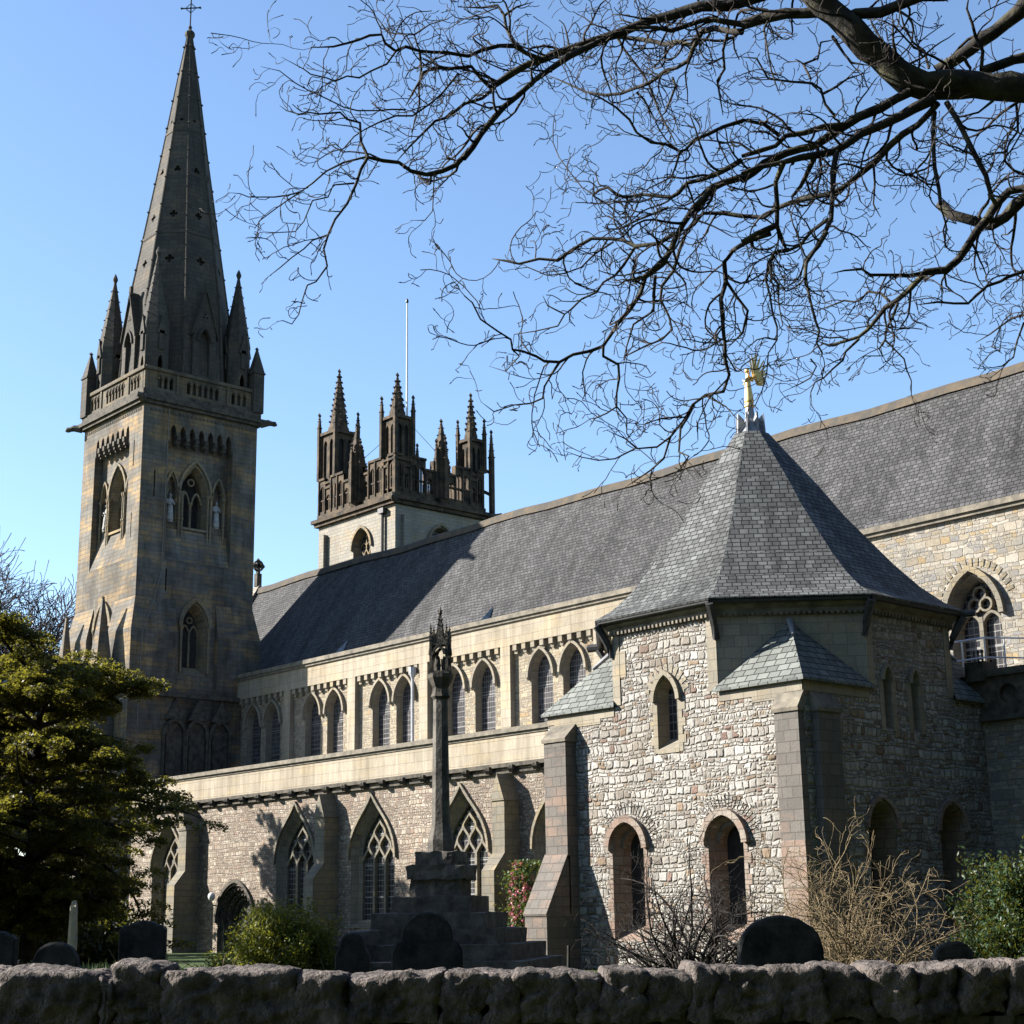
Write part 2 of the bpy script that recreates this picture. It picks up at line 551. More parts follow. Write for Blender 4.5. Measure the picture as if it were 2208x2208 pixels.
M_ABUT = ashlar("aisle_buttress_stone", .45, .3, (.20, .18, .14), (.15, .135, .108), (.26, .21, .13), (.11, .098, .08), (.5, .66), joint=.01, bumpd=.02, stain=.5, dark=(.4, .4, .4))
M_SLATE = slate("nave_slate", .27, .20, (.098, .096, .097), (.052, .0515, .053), (.34, 1.2), gap=.15, bd=.03, rough=.8)
M_SLATE2 = slate("chapter_slate", .28, .19, (.150, .154, .150), (.078, .080, .079), (.34, 1.2), gap=.1, bd=.036, rough=.8)
M_SLATE3 = slate("broach_slate", .40, .25, (.19, .20, .185), (.11, .118, .11), (.6, 1.1), gap=.1, rough=.75)
M_RIDGE = plain("ridge_tile", (.055, .049, .042), (.125, .09, .052), 2.0, .9, .01, 12, 0, .42, .78)
M_GLASS = glassgrid("leaded_glass", .15, .25, .026, (.165, .16, .155), (.020, .0185, .0195))
M_GLASS2 = glassgrid("leaded_glass_large", .21, .24, .026, (.20, .197, .19), (.015, .0145, .015))
M_DARK = plain("dark_interior", (.012, .012, .013), (.03, .028, .026), 5, .8, 0)  # near black sheet standing for the unlit inside of openings
M_LEAD = plain("lead_sheet", (.17, .175, .185), (.32, .325, .34), 3, .5, .006, 10, .2)
M_GUTTER = plain("cast_iron", (.02, .02, .021), (.045, .044, .045), 8, .5, 0)
M_PIPE = plain("painted_pipe", (.32, .33, .35), (.42, .42, .43), 5, .5, 0)
M_WHITEST = plain("white_statue_stone", (.20, .196, .185), (.36, .355, .335), 5, .8, .01)
M_GOLD = plain("gilding", (.70, .45, .14), (.86, .60, .22), 4, .42, 0, 20, .9)
M_STEEL = plain("galvanised_steel", (.5, .5, .52), (.62, .62, .64), 8, .4, 0, 8, .5)
M_CONDUCT = plain("conductor_tape", (.15, .145, .13), (.20, .19, .17), 5, .8, 0)
M_WHITEPOLE = plain("white_painted_pole", (.50, .50, .51), (.58, .58, .58), 3, .5, 0)
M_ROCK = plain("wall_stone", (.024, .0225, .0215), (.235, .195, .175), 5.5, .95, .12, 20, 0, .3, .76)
M_ROCKD = rubble("wall_rubble", .42, .2, [(0, (.10, .09, .083)), (.4, (.075, .068, .063)), (.7, (.13, .117, .105))], (.03, .027, .024), .05)
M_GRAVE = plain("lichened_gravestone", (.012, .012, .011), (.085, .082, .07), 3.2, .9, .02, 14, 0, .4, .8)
M_CROSSST = plain("cross_stone", (.05, .046, .04), (.15, .135, .115), 3.4, .9, .02, 12)
M_OBEL = plain("pale_marker_stone", (.34, .31, .22), (.52, .47, .35), 4, .9, .02, 12)
M_BARK = bark("tree_bark", (.014, .012, .010), (.05, .043, .036), 7, (.07, .066, .036))
M_TWIG = bark("twig_bark", (.016, .013, .011), (.045, .036, .030), 9)
M_TWIGR = bark("reddish_twigs", (.030, .021, .020), (.06, .043, .040), 5)
M_STRAW = bark("straw_twigs", (.11, .08, .045), (.28, .215, .12), 5)
M_BLACKTW = bark("black_twigs", (.016, .013, .012), (.045, .037, .033), 5)
M_LEAFY = leafmat("bronze_green_leaves", [(.016, .020, .005), (.028, .031, .008), (.052, .050, .010), (.11, .083, .018)], .42)
M_LEAFD = leafmat("dark_evergreen_leaves", [(.010, .018, .005), (.018, .028, .008), (.03, .038, .01)], .2)
M_LEAFS = leafmat("shrub_leaves", [(.05, .075, .010), (.095, .125, .016), (.17, .17, .025)], .35)
M_LEAFC = leafmat("conifer_sprays", [(.012, .032, .010), (.022, .05, .013), (.035, .065, .018)], .2)
M_LEAFM = leafmat("camellia_leaves", [(.03, .06, .015), (.05, .09, .02)], .2)
M_PINK = leafmat("camellia_petals", [(.34, .04, .11), (.45, .09, .17), (.58, .30, .36)], .25)
M_DAFF = leafmat("daffodil_leaves", [(.05, .10, .03), (.09, .15, .05)], .3)
M_DAFW = leafmat("daffodil_petals", [(.75, .72, .45), (.8, .78, .7), (.55, .08, .05)], .3)
t = NT("grass_turf")
_o = t.obj()
_c = t.ramp(t.noise(_o, 1.2, 6, .7).outputs[0], [(.3, (.02, .035, .008)), (.55, (.045, .075, .014)), (.75, (.07, .085, .026))])
t.bump(t.noise(_o, 30, 5, .7).outputs[0], 1, .04)
M_GRASS = t.fin(_c, .95)
M_GRASSB = leafmat("grass_blades", [(.06, .11, .018), (.10, .16, .03), (.13, .17, .05)], .3)

# ---------------------------------------------------------------- the cathedral
CATH = thing("cathedral", (-60, 50, 0), "long slate roofed stone cathedral with a spire tower and an octagonal chapter house", "cathedral")


def glazing(name, fr, loop_out, loop_in, d, parent, stone, glass, extra=None, loc=None):
    """a window: splayed stone reveal, glass, and whatever extra(mb) adds; material 0 stone, 1 glass"""
    mb = MB()
    reveal(mb, fr, loop_out, 0.0, loop_in, -d, 0)
    fill(mb, fr, loop_in, -d, 1)
    if extra: extra(mb)
    return mb.build(name, [stone, glass] if not isinstance(stone, list) else stone + [glass], parent)


def scaled(cx, h, z0, zs, za, k, dz0=0.0, kind='p', n=8):
    return archloop(cx, h, z0, zs, za, kind, n), archloop(cx, h * k, z0 + dz0, zs, za - (za - zs) * (1 - k) * .8, kind, n)


# ----- spire tower -----------------------------------------------------------
TX0, TX1, TY0, TY1 = -87.1, -79.67, 42.08, 49.8
TCX, TCY = (TX0 + TX1) / 2, (TY0 + TY1) / 2
FS = Fr((0, TY0, 0), (1, 0, 0), (0, -1, 0))                 # south face: u = x
FE = Fr((TX1, 0, 0), (0, 1, 0), (1, 0, 0))                  # east face: u = y


def arcade_top(u0, u1, zb, zs, za, n):
    """n small pointed arches with pendants between, from u1 back to u0"""
    w = (u1 - u0) / n
    out = []
    for i in range(n):
        c = u1 - (i + .5) * w
        h = w * .33
        out += [(c + h, zb), (c + h, zs), (c + h * .75, zs + (za - zs) * .6), (c, za), (c - h * .75, zs + (za - zs) * .6), (c - h, zs), (c - h, zb)]
    return out


body = MB()
tower = None
RD = .55
faces = [(FS, TX0, TX1, (TX0 + TX1) / 2), (FE, TY0, TY1, (TY0 + TY1) / 2)]
wins = []
for fr, u0, u1, c in faces:
    ra, rb = c - 2.16, c + 2.2
    rec = [(ra, 21.7), (rb, 21.7)] + [(rb, 28.9)] + arcade_top(ra, rb, 28.75, 29.3, 29.9, 7) + [(ra, 28.9)]
    # clean duplicates
    rec = [p for i, p in enumerate(rec) if i == 0 or (abs(p[0] - rec[i - 1][0]) + abs(p[1] - rec[i - 1][1]) > 1e-5)]
    low = archloop(c, .78, 15.2, 18.0, 19.3)
    slits = [rect(c - 3.02, c - 2.92, 25.3, 26.9), rect(c - 2.02, c - 1.92, 19.9, 21.2)] if fr is FE else [rect(c + 2.75, c + 2.84, 22.95, 24.4), rect(c + 2.7, c + 2.8, 27.2, 28.8)]
    wall(body, fr, rect(u0, u1, 0, 31.2), [rec, low] + slits)
    for s_ in slits:
        reveal(body, fr, s_, 0, s_, -.3); fill(body, fr, s_, -.3, 1)
    reveal(body, fr, rec, 0, rec, -RD)
    big = archloop(c, .92, 23.9, 25.95, 27.75)
    nl = archloop(c - 1.55, .29, 24.2, 26.0, 26.95)
    nr = archloop(c + 1.55, .29, 24.2, 26.0, 26.95)
    wall(body, fr, rect(ra, rb, 21.7, 29.9), [big, nl, nr], w=-RD)
    for q in (nl, nr):
        reveal(body, fr, q, -RD, q, -RD - .35); fill(body, fr, q, -RD - .35)
    # sloping sill of the recess
    P = fr.P
    body.add([P(ra, 21.72, -.005), P(rb, 21.72, -.005), P(rb, 23.75, -RD), P(ra, 23.75, -RD)], [(0, 1, 2, 3)])
    wins.append((fr, c, big, low))
for x0, x1, y0, y1 in ((TX0, TX0, TY0, TY1), (TX0, TX1, TY1, TY1)):
    body.add([(x0, y0, 0), (x1, y1, 0), (x1, y1, 31.2), (x0, y0, 31.2)], [(0, 1, 2, 3)])
body.add([(TX0, TY0, 31.2), (TX1, TY0, 31.2), (TX1, TY1, 31.2), (TX0, TY1, 31.2)], [(0, 1, 2, 3)])
# battered foot and the wider lower storey
b = .38
for z0, z1, e0, e1 in ((17.5, 19.4, b, .004), (0, 17.5, b, b)):
    for (a, c2) in (((TX1, TY0), (TX1, TCY - 1.35)), ((TX1, TCY + 1.35), (TX1, TY1))):
        body.add([(a[0] + e0, a[1] - (e0 if a[1] == TY0 else 0), z0), (c2[0] + e0, c2[1] + (e0 if c2[1] == TY1 else 0), z0),
                  (c2[0] + e1, c2[1] + (e1 if c2[1] == TY1 else 0), z1), (a[0] + e1, a[1] - (e1 if a[1] == TY0 else 0), z1)], [(0, 1, 2, 3)])
        yy = TCY - 1.35 if a[1] == TY0 else TCY + 1.35
        body.add([(TX1, yy, z0), (TX1 + e0, yy, z0), (TX1 + e1, yy, z1), (TX1, yy, z1)], [(0, 1, 2, 3)])
    for (a, c2) in ((TX0, TCX - 1.3), (TCX + 1.3, TX1)):
        body.add([(a - (e0 if a == TX0 else 0), TY0 - e0, z0), (c2 + (e0 if c2 == TX1 else 0), TY0 - e0, z0),
                  (c2 + (e1 if c2 == TX1 else 0), TY0 - e1, z1), (a - (e1 if a == TX0 else 0), TY0 - e1, z1)], [(0, 1, 2, 3)])
        xx = TCX - 1.3 if a == TX0 else TCX + 1.3
        body.add([(xx, TY0, z0), (xx, TY0 - e0, z0), (xx, TY0 - e1, z1), (xx, TY0, z1)], [(0, 1, 2, 3)])
tower = body.build("spire_tower", [M_TOWER, M_DARK], CATH)
tag(tower, "square ochre and grey stone tower below the tall spire")

# arch orders, colonnettes, dark backing sheets
for fr, c, big, low in wins:
    mb = MB()
    inn = archloop(c, .74, 23.9, 25.95, 27.45)
    reveal(mb, fr, big, -RD, inn, -RD - .45, 0)
    fill(mb, fr, inn, -RD - .95, 1)
    reveal(mb, fr, inn, -RD - .45, inn, -RD - .95, 0)
    w1, w2 = -RD - .62, -RD - .45
    for dx in (-.40, .40):
        strip(mb, fr, arch(c + dx, .30, 25.55, 26.25), .1, w1, w2, 0)
    strip(mb, fr, [(c + .2 * math.cos(a), 26.85 + .2 * math.sin(a)) for a in [i * math.pi / 6 for i in range(13)]], .09, w1, w2, 0)
    fbox(mb, fr, c - .07, c + .07, 23.9, 25.55, w1, w2)
    fbox(mb, fr, c - .13, c + .13, 25.45, 25.62, w1 - .02, w2 + .03)
    for h, zs, za, cc, wd in ((1.02, 25.95, 27.95, c, .15), (.36, 26.0, 27.15, c - 1.55, .12), (.36, 26.0, 27.15, c + 1.55, .12)):
        strip(mb, fr, arch(cc, h, zs, za), wd, -RD - .02, -RD + .13, 0, 1)
    for u in (c - 1.06, c + 1.06, c - 1.95, c + 1.95, c - .86, c + .86):
        z0 = 22.6
        pz = fr.P(u, 0, -RD + .1)
        mb.lathe((pz.x, pz.y), [(.075, z0), (.075, 25.75), (.14, 25.95), (.15, 26.05)], 8)
        mb.lathe((pz.x, pz.y), [(.11, 24.35), (.11, 24.45)], 8)
    fbox(mb, fr, c - .95, c + .95, 23.78, 23.92, -RD - .5, -RD + .12)
    mb.build("belfry_window", [M_TRIM, M_DARK], tower)
    # window of the lower stage
    mb = MB()
    li = archloop(c, .56, 15.7, 18.0, 19.0)
    reveal(mb, fr, low, 0, li, -.75, 0)
    fill(mb, fr, li, -.75, 1)
    strip(mb, fr, arch(c, .86, 17.95, 19.45), .24, -.05, .16, 0, 1)
    for dx in (-.28, .28):
        strip(mb, fr, arch(c + dx, .26, 17.6, 18.15), .09, -.74, -.6, 0)
    fbox(mb, fr, c - .06, c + .06, 15.7, 17.6, -.74, -.6)
    strip(mb, fr, [(c + .17 * math.cos(a), 18.45 + .17 * math.sin(a)) for a in [i * math.pi / 6 for i in range(13)]], .08, -.74, -.6, 0)
    for u in (c - .9, c + .9):
        pz = fr.P(u, 0, .08)
        mb.lathe((pz.x, pz.y), [(.08, 15.3), (.08, 17.7), (.16, 17.9), (.17, 18.0)], 8)
    mb.build("lower_window", [M_TRIM, M_DARK], tower)
    # pendant corbels and zigzag course
    mb = MB()
    w = 4.36 / 7
    for i in range(8):
        u = c - 2.16 + i * w
        if 0 < i < 7:
            m2 = MB()
            fbox(m2, fr, u - .11, u + .11, 28.95, 29.25, -.3, .12)
            fbox(m2, fr, u - .08, u + .08, 28.75, 28.95, -.3, .05)
            fbox(m2, fr, u - .05, u + .05, 28.6, 28.75, -.3, -.05)
            m2.build("pendant_corbel", M_SOOT, tower)
    for i in range(26):
        u = c - 3.35 + i * .268
        for sg in (-1, 1):
            strip(mb, fr, [(u - .08, 30.55 - sg * .08), (u + .08, 30.55 + sg * .08)], .045, -.02, .03 + .002 * sg)
    mb.build("zigzag_course", M_SOOT, tower)

# cornice and gargoyles
mb = MB()
for e, z0, z1 in ((.22, 30.85, 31.05), (.36, 31.05, 31.28), (.16, 31.28, 31.7)):
    mb.box(TX0 - e, TX1 + e, TY0 - e, TY1 + e, z0, z1)
mb.build("cornice", M_SOOT, tower)
for cx, cy in ((TX0, TY0), (TX1, TY1), (TX1, TY0)):
    mb = MB()
    d = Vector((1 if cx == TX1 else -1, 1 if cy == TY1 else -1, 0)).normalized()
    p = Vector((cx, cy, 31.0)) + d * .2
    mb.tube([p, p + d * .5 + Vector((0, 0, .08)), p + d * .7 + Vector((0, 0, .02)), p + d * .9 + Vector((0, 0, -.02)), p + d * 1.02 + Vector((0, 0, -.1))], [.24, .2, .15, .17, .05], 6)
    mb.build("gargoyle", M_SOOT, tower)
# openwork parapet
for fr, u0, u1 in ((FS, TX0, TX1), (FE, TY0, TY1)):
    mb = MB()
    c = (u0 + u1) / 2
    holes = []
    for base, n in ((c - 2.5, 3), (c, 6), (c + 2.5, 3)):
        for i in range(n):
            uu = base + (i - (n - 1) / 2) * .385
            holes.append(archloop(uu, .125, 31.95, 32.4, 32.72, n=4))
    for w in (-.02, -.28):
        wall(mb, fr, rect(u0, u1, 31.7, 32.95), holes, w=w)
    for h in holes:
        reveal(mb, fr, h, -.02, h, -.28)
        strip(mb, fr, arch(h[2][0] - .125, .14, 32.42, 32.8, n=4), .05, -.03, .02, 0, 1)
    fbox(mb, fr, u0, u1, 32.95, 33.16, -.36, .1)
    for uu in (c - 1.72, c + 1.72):
        fbox(mb, fr, uu - .09, uu + .09, 31.7, 32.95, -.2, .05)
    mb.build("parapet", M_PARA, tower)
mb = MB()
mb.box(TX0 + .02, TX0 + .28, TY0 + .29, TY1, 31.7, 33.1)
mb.box(TX0 + .3, TX1 - .29, TY1 - .28, TY1 - .02, 31.7, 33.1)
mb.build("parapet", M_PARA, tower)
# small corner pinnacles
for cx, cy in ((TX0 + .1, TY0 + .1), (TX1 - .1, TY1 - .1), (TX0 + .1, TY1 - .1)):
    mb = MB()
    mb.box(cx - .36, cx + .36, cy - .36, cy + .36, 31.69, 34.2)
    mb.taper((cx, cy), .42, 34.2, .42, 34.3)
    mb.taper((cx, cy), .38, 34.3, .05, 35.85)
    mb.ball((cx, cy, 35.9), .15)
    mb.build("corner_pinnacle", M_SPIRE, tower)


def crockets(mb, c, prof, n, step, r, rot=0, m=0):
    """bumps on the arrises of a spirelet"""
    for i in range(n):
        a = 2 * math.pi * (i + .5) / n + rot
        (r0, z0), (r1, z1) = prof
        k = int((z1 - z0) / step)
        for j in range(1, k):
            t_ = j / k
            rr = r0 + (r1 - r0) * t_ + r * .5
            mb.ball((c[0] + rr * math.cos(a), c[1] + rr * math.sin(a), z0 + (z1 - z0) * t_), r * (1 - .3 * t_), m)


# tall turrets round the foot of the spire
for sx, sy in ((-1, -1), (1, 1), (1, -1), (-1, 1)):
    cx, cy = TCX + sx * 2.75, TCY + sy * 2.82
    mb = MB()
    for i in range(8):
        a = 2 * math.pi * i / 8
        fr = Fr((cx + .78 * math.cos(a), cy + .78 * math.sin(a), 0), (-math.sin(a), math.cos(a), 0), (math.cos(a), math.sin(a), 0))
        h = .323
        ho = archloop(0, .17, 32.6, 33.6, 34.1, n=4)
        wall(mb, fr, rect(-h, h, 31.7, 36.0), [ho] if i % 2 == 0 else [])
        if i % 2 == 0:
            reveal(mb, fr, ho, 0, ho, -.16)
            fbox(mb, fr, -.16, .16, 34.4, 35.6, -.02, .1)
            mb.add([fr.P(-.3, 35.4, .1), fr.P(.3, 35.4, .1), fr.P(0, 36.6, .1), fr.P(0, 36.6, -.3), fr.P(-.3, 35.4, -.3), fr.P(.3, 35.4, -.3)], [(0, 1, 2), (0, 2, 3, 4), (1, 2, 3, 5)])
    mb.lathe((cx, cy), [(.86, 35.95), (.86, 36.1)], 8)
    k = 1 / math.cos(math.pi / 8)
    mb.lathe((cx, cy), [(.80 * k, 36.1), (.07, 40.7)], 8)
    mb.lathe((cx, cy), [(.08, 40.6), (.17, 40.85), (.13, 41.0), (.02, 41.25)], 8)
    crockets(mb, (cx, cy), ((.86, 36.1), (.07, 40.7)), 8, .62, .07)
    mb.build("spire_turret", M_SPIRE, tower)

# spire
SX, SY = TCX + .18, TCY + .12
SP = [(31.7, 3.25), (34.5, 3.12), (38.4, 2.88), (49.0, 1.36), (54.0, .70), (57.75, .17)]


def sp_r(z):
    for (z0, r0), (z1, r1) in zip(SP, SP[1:]):
        if z <= z1: return r0 + (r1 - r0) * (z - z0) / (z1 - z0)
    return SP[-1][1]


def sp_c(z):
    return Vector((SX, SY))


spire = MB()
T8 = math.tan(math.pi / 8)
segs = [31.7, 34.5, 38.4, 43.7, 49.0, 54.0, 57.75]
for i in range(8):
    a = i * math.pi / 4
    for z0, z1 in zip(segs, segs[1:]):
        r0, r1 = sp_r(z0), sp_r(z1)
        c0, c1 = sp_c(z0), sp_c(z1)
        dr = Vector((math.cos(a), math.sin(a), 0))
        o0 = Vector((c0.x, c0.y, z0)) + dr * r0
        o1 = Vector((c1.x, c1.y, z1)) + dr * r1
        v = (o1 - o0); L = v.length; v.normalize()
        u = Vector((-math.sin(a), math.cos(a), 0))
        fr = Fr(o0, u, u.cross(v), v)
        h0, h1 = r0 * T8, r1 * T8
        outer = [(-h0, 0), (h0, 0), (h1, L), (-h1, L)]
        holes = []
        for zh, rh, nl in ((41.1, .30, 4), (44.3, .27, 4), (47.6, .24, 3), (51.3, .13, 4)):
            if z0 < zh < z1:
                vv = (zh - z0) / (z1 - z0) * L
                ho = []
                for q in range(nl * 6):
                    an = 2 * math.pi * q / (nl * 6) + math.pi / 2
                    rr = rh * (.45 + .55 * abs(math.cos(nl * (an - math.pi / 2) / 2)) ** .8)
                    ho.append((rr * math.cos(an), vv + rr * math.sin(an)))
                holes.append(ho)
        wall(spire, fr, outer, holes)
        for ho in holes:
            reveal(spire, fr, ho, 0, ho, -.22, 0)
            fill(spire, fr, ho, -.22, 1)
    # arris roll
    aa = a + math.pi / 8
    spire.tube([Vector((sp_c(z).x, sp_c(z).y, z)) + Vector((math.cos(aa), math.sin(aa), 0)) * (sp_r(z) / math.cos(math.pi / 8)) for z in segs], [.09, .085, .08, .07, .06, .05, .04], 6, 0)
    for j in range(1, 13):
        z = 33 + j * 2.0
        p = Vector((sp_c(z).x, sp_c(z).y, z)) + Vector((math.cos(aa), math.sin(aa), 0)) * (sp_r(z) / math.cos(math.pi / 8) + .06)
        spire.ball(p, .10, 0)
for z in (43.0, 50.5):
    for i in range(1):
        r = sp_r(z) / math.cos(math.pi / 8) + .05
        spire.lathe((SX, SY), [(r, z - .09), (r, z + .09)], 8, 0, math.pi / 8 - math.pi / 8)
spire.lathe((SX, SY), [(.2, 57.65), (.33, 57.9), (.33, 58.1), (.1, 58.35)], 8)
spire = spire.build("spire", [M_SPIRE, M_DARK], CATH)
tag(spire, "tall dark octagonal stone spire rising from the tower")
mb = MB()
mb.tube([(SX, SY, 58.3), (SX, SY, 60.75)], .05, 6)
for d in (Vector((.70, .71, 0)),):
    c = Vector((SX, SY, 59.95))
    mb.tube([c - d * .62, c + d * .62], .045, 6)
    for sg in (-1, 1):
        mb.ball(c + d * .62 * sg, .11)
        for q in (.34,):
            mb.tube([c + d * sg * .0 + Vector((0, 0, .36)), c + d * sg * .36], .03, 4)
            mb.tube([c + d * sg * .0 - Vector((0, 0, .36)), c + d * sg * .36], .03, 4)
mb.ball((SX, SY, 60.75), .10)
mb.lathe((SX, SY), [(.05, 58.35), (.14, 58.5), (.05, 58.7)], 8)
mb.build("spire_cross", M_GUTTER, spire)
# lucarnes on the four cardinal faces
for i in range(4):
    a = i * math.pi / 2
    dr = Vector((math.cos(a), math.sin(a), 0)); u = Vector((-math.sin(a), math.cos(a), 0))
    fr = Fr(Vector((SX, SY, 0)) + dr * 3.32, u, dr)
    mb = MB()
    h = .78
    outer = [(-h, 31.7), (h, 31.7), (h, 36.2), (0, 38.9), (-h, 36.2)]
    ho = archloop(0, .36, 33.4, 35.6, 36.3)
    tre = [[(dx + .07 * math.cos(q * math.pi / 3), zz + .07 * math.sin(q * math.pi / 3)) for q in range(6)] for dx, zz in ((0, 37.35), (-.11, 37.15), (.11, 37.15))]
    wall(mb, fr, outer, [ho] + tre)
    reveal(mb, fr, ho, 0, ho, -.4); fill(mb, fr, ho, -.4, 1)
    for q in tre: reveal(mb, fr, q, 0, q, -.15); fill(mb, fr, q, -.15, 1)
    strip(mb, fr, arch(0, .40, 35.55, 36.4), .12, -.03, .1, 0, 1)
    P = fr.P
    mb.add([P(-h, 31.7), P(-h, 36.2), P(-h, 36.2, -1.3), P(-h, 31.7, -1.3), P(h, 31.7), P(h, 36.2), P(h, 36.2, -1.3), P(h, 31.7, -1.3)], [(0, 1, 2, 3), (4, 5, 6, 7)])
    for sg in (-1, 1):
        mb.add([P(sg * (h + .12), 36.0, .12), P(0, 39.0, .12), P(0, 39.0, -1.6), P(sg * (h + .12), 36.0, -1.6),
                P(sg * (h + .12), 35.86, .12), P(0, 38.8, .12), P(0, 38.8, -1.6), P(sg * (h + .12), 35.86, -1.6)], [(0, 1, 2, 3), (4, 5, 6, 7), (0, 1, 5, 4), (0, 3, 7, 4)], 0)
    fbox(mb, fr, -.1, .1, 38.8, 39.35, -.1, .1)
    mb.build("lucarne", [M_SPIRE, M_DARK], spire)

# buttresses with tall weathered caps at the tower foot
for bx, by, w_, apex in ((-81.4, 41.0, .62, 19.4), (-86.3, 41.2, .5, 19.0), (-88.2, 43.2, .62, 18.9)):
    mb = MB()
    mb.box(bx - w_, bx + w_, by - .8, by + .65, 0, 14.6)
    mb.taper((bx, by), w_ + .06, 14.6, w_ - .05, 14.85)
    mb.taper((bx, by), w_ - .06, 14.8, .05, apex)
    mb.ball((bx, by, apex), .12)
    mb.build("tower_buttress", M_TOWER, tower)
# blind arcade on the east side of the foot
fr = Fr((TX1 + .39, 0, 0), (0, 1, 0), (1, 0, 0))
mb = MB()
for cy in (44.6, 46.05, 47.55):
    lo = archloop(cy, .52, 9.3, 11.75, 12.4)
    reveal(mb, fr, lo, .16, lo, .01); fill(mb, fr, lo, .012)
    strip(mb, fr, arch(cy, .52, 11.75, 12.4), .2, 0, .22, 0, 1)
    mb.prism([fr.P(cy - .62, 12.5, 0), fr.P(cy + .62, 12.5, 0), fr.P(cy, 13.7, 0)], Vector((.26, 0, 0)))
    for s_ in (-.66, .66):
        p = fr.P(cy + s_, 0, .12)
        mb.lathe((p.x, p.y), [(.09, 9.3), (.09, 11.5), (.17, 11.75)], 8)
fbox(mb, fr, TY0, TY1 - .3, 13.75, 14.0, 0, .3)
fbox(mb, fr, 43.6, 48.5, 9.0, 9.3, 0, .3)
mb.build("blind_arcade", M_SOOT, tower)
# lightning conductor
mb = MB()
mb.tube([(TX1 + .05, 43.72, 31.6), (TX1 + .05, 43.68, 27), (TX1 + .05, 43.62, 21), (TX1 + .1, 43.2, 19.3), (TX1 + .46, 42.35, 17.2), (TX1 + .46, 42.3, 12)], .022, 5)
mb.build("lightning_conductor", M_CONDUCT, tower)

# ----- pinnacled tower -------------------------------------------------------
JX0, JX1, JY0, JY1 = -89.65, -80.8, 61.3, 69.0
JS = Fr((0, JY0, 0), (1, 0, 0), (0, -1, 0)); JE = Fr((JX1, 0, 0), (0, 1, 0), (1, 0, 0))
mb = MB()
jw = []
for fr, u0, u1, c in ((JS, JX0, JX1, -84.5), (JE, JY0, JY1, 65.15)):
    lo = archloop(c, 1.0, 21.5, 25.9, 27.0, n=8)
    wall(mb, fr, rect(u0, u1, 0, 28.1), [lo])
    jw.append((fr, c, lo))
mb.box(JX0, JX1 - .002, JY0 + .002, JY1, 28.09, 28.1)
mb.add([(JX0, JY0, 0), (JX0, JY1, 0), (JX0, JY1, 28.1), (JX0, JY0, 28.1), (JX1, JY1, 0), (JX1, JY1, 28.1)], [(0, 1, 2, 3), (1, 4, 5, 2)])
for fr, us in ((JS, (-88.9,)), (JE, (62.1, 68.3))):
    for u in us: fbox(mb, fr, u - .28, u + .28, 0, 27.4, -.05, .3)
jas = mb.build("pinnacled_tower", M_JASPER, CATH)
tag(jas, "pale square tower crowned by an openwork parapet and dark crocketed pinnacles")
for fr, c, lo in jw:
    mb = MB()
    li = archloop(c, .80, 21.6, 25.9, 26.8)
    reveal(mb, fr, lo, 0, li, -.5); fill(mb, fr, li, -.5, 1)
    strip(mb, fr, arch(c, 1.05, 25.7, 27.12), .17, -.04, .16, 0, 1)
    for dx in (-.27, .27): fbox(mb, fr, c + dx - .05, c + dx + .05, 21.6, 25.3, -.5, -.36)
    for dx in (-.53, 0, .53): strip(mb, fr, arch(c + dx, .24, 25.2, 25.65), .08, -.5, -.36)
    fbox(mb, fr, c - .04, c + .04, 25.6, 26.7, -.5, -.37)
    strip(mb, fr, [(c - .65, 25.9), (c - .3, 26.2), (c, 26.0), (c + .3, 26.2), (c + .65, 25.9)], .07, -.5, -.375)
    mb.build("belfry_window", [M_TRIM, M_GLASS2], jas)
mb = MB()
mb.box(JX0 - .25, JX1 + .25, JY0 - .25, JY1 + .25, 28.1, 28.35)
mb.box(JX0 - .42, JX1 + .42, JY0 - .42, JY1 + .42, 28.35, 28.6)
mb.box(JX0 - .1, JX1 + .1, JY0 - .1, JY1 + .1, 28.6, 28.95)
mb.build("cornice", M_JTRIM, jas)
# stepped openwork parapets
for fr, u0, u1 in ((JS, JX0, JX1), (JE, JY0, JY1)):
    mb = MB()
    for w in (0.0, -.26):
        pass
    c = (u0 + u1) / 2
    nseg = 12
    du = (u1 - u0) / nseg
    for i in range(nseg):
        a = u0 + i * du; bb = a + du
        top = 31.45 if i % 3 != 1 else 30.75
        ho = archloop((a + bb) / 2, du * .33, 29.2, top - .75, top - .42, n=4)
        for w in (.02, -.24): wall(mb, fr, rect(a + .004, bb - .004, 28.95, top), [ho], w=w)
        reveal(mb, fr, ho, .02, ho, -.24)
        fbox(mb, fr, (a + bb) / 2 - .035, (a + bb) / 2 + .035, 29.2, top - .5, -.18, -.04)
        fbox(mb, fr, a, bb, 29.95, 30.05, -.2, -.02)
        fbox(mb, fr, a, bb, top, top + .16, -.34, .12)
        fbox(mb, fr, a - .05, a + .05, 28.95, top + .1, -.3, .1)
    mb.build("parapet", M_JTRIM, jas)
mb = MB()
for i in range(8):
    a = JY0 + .6 + i * .82
    mb.box(JX0 - .02, JX0 + .24, a, a + .74, 28.95, 31.4 if i % 3 else 30.7)
    mb.box(JX0 + .6 + i * .95, JX0 + 1.45 + i * .95, JY1 - .24, JY1 + .02, 28.95, 31.4 if i % 3 else 30.7)
mb.build("parapet", M_JTRIM, jas)


def spirelet(mb, c, r, z0, z1, n, cr):
    mb.lathe(c, [(r, z0), (.05, z1)], n)
    mb.ball((c[0], c[1], z1), .16, 0, 1.3)
    mb.ball((c[0], c[1], z1 - .28), .13)
    crockets(mb, c, ((r, z0), (.05, z1)), n, .42, cr)


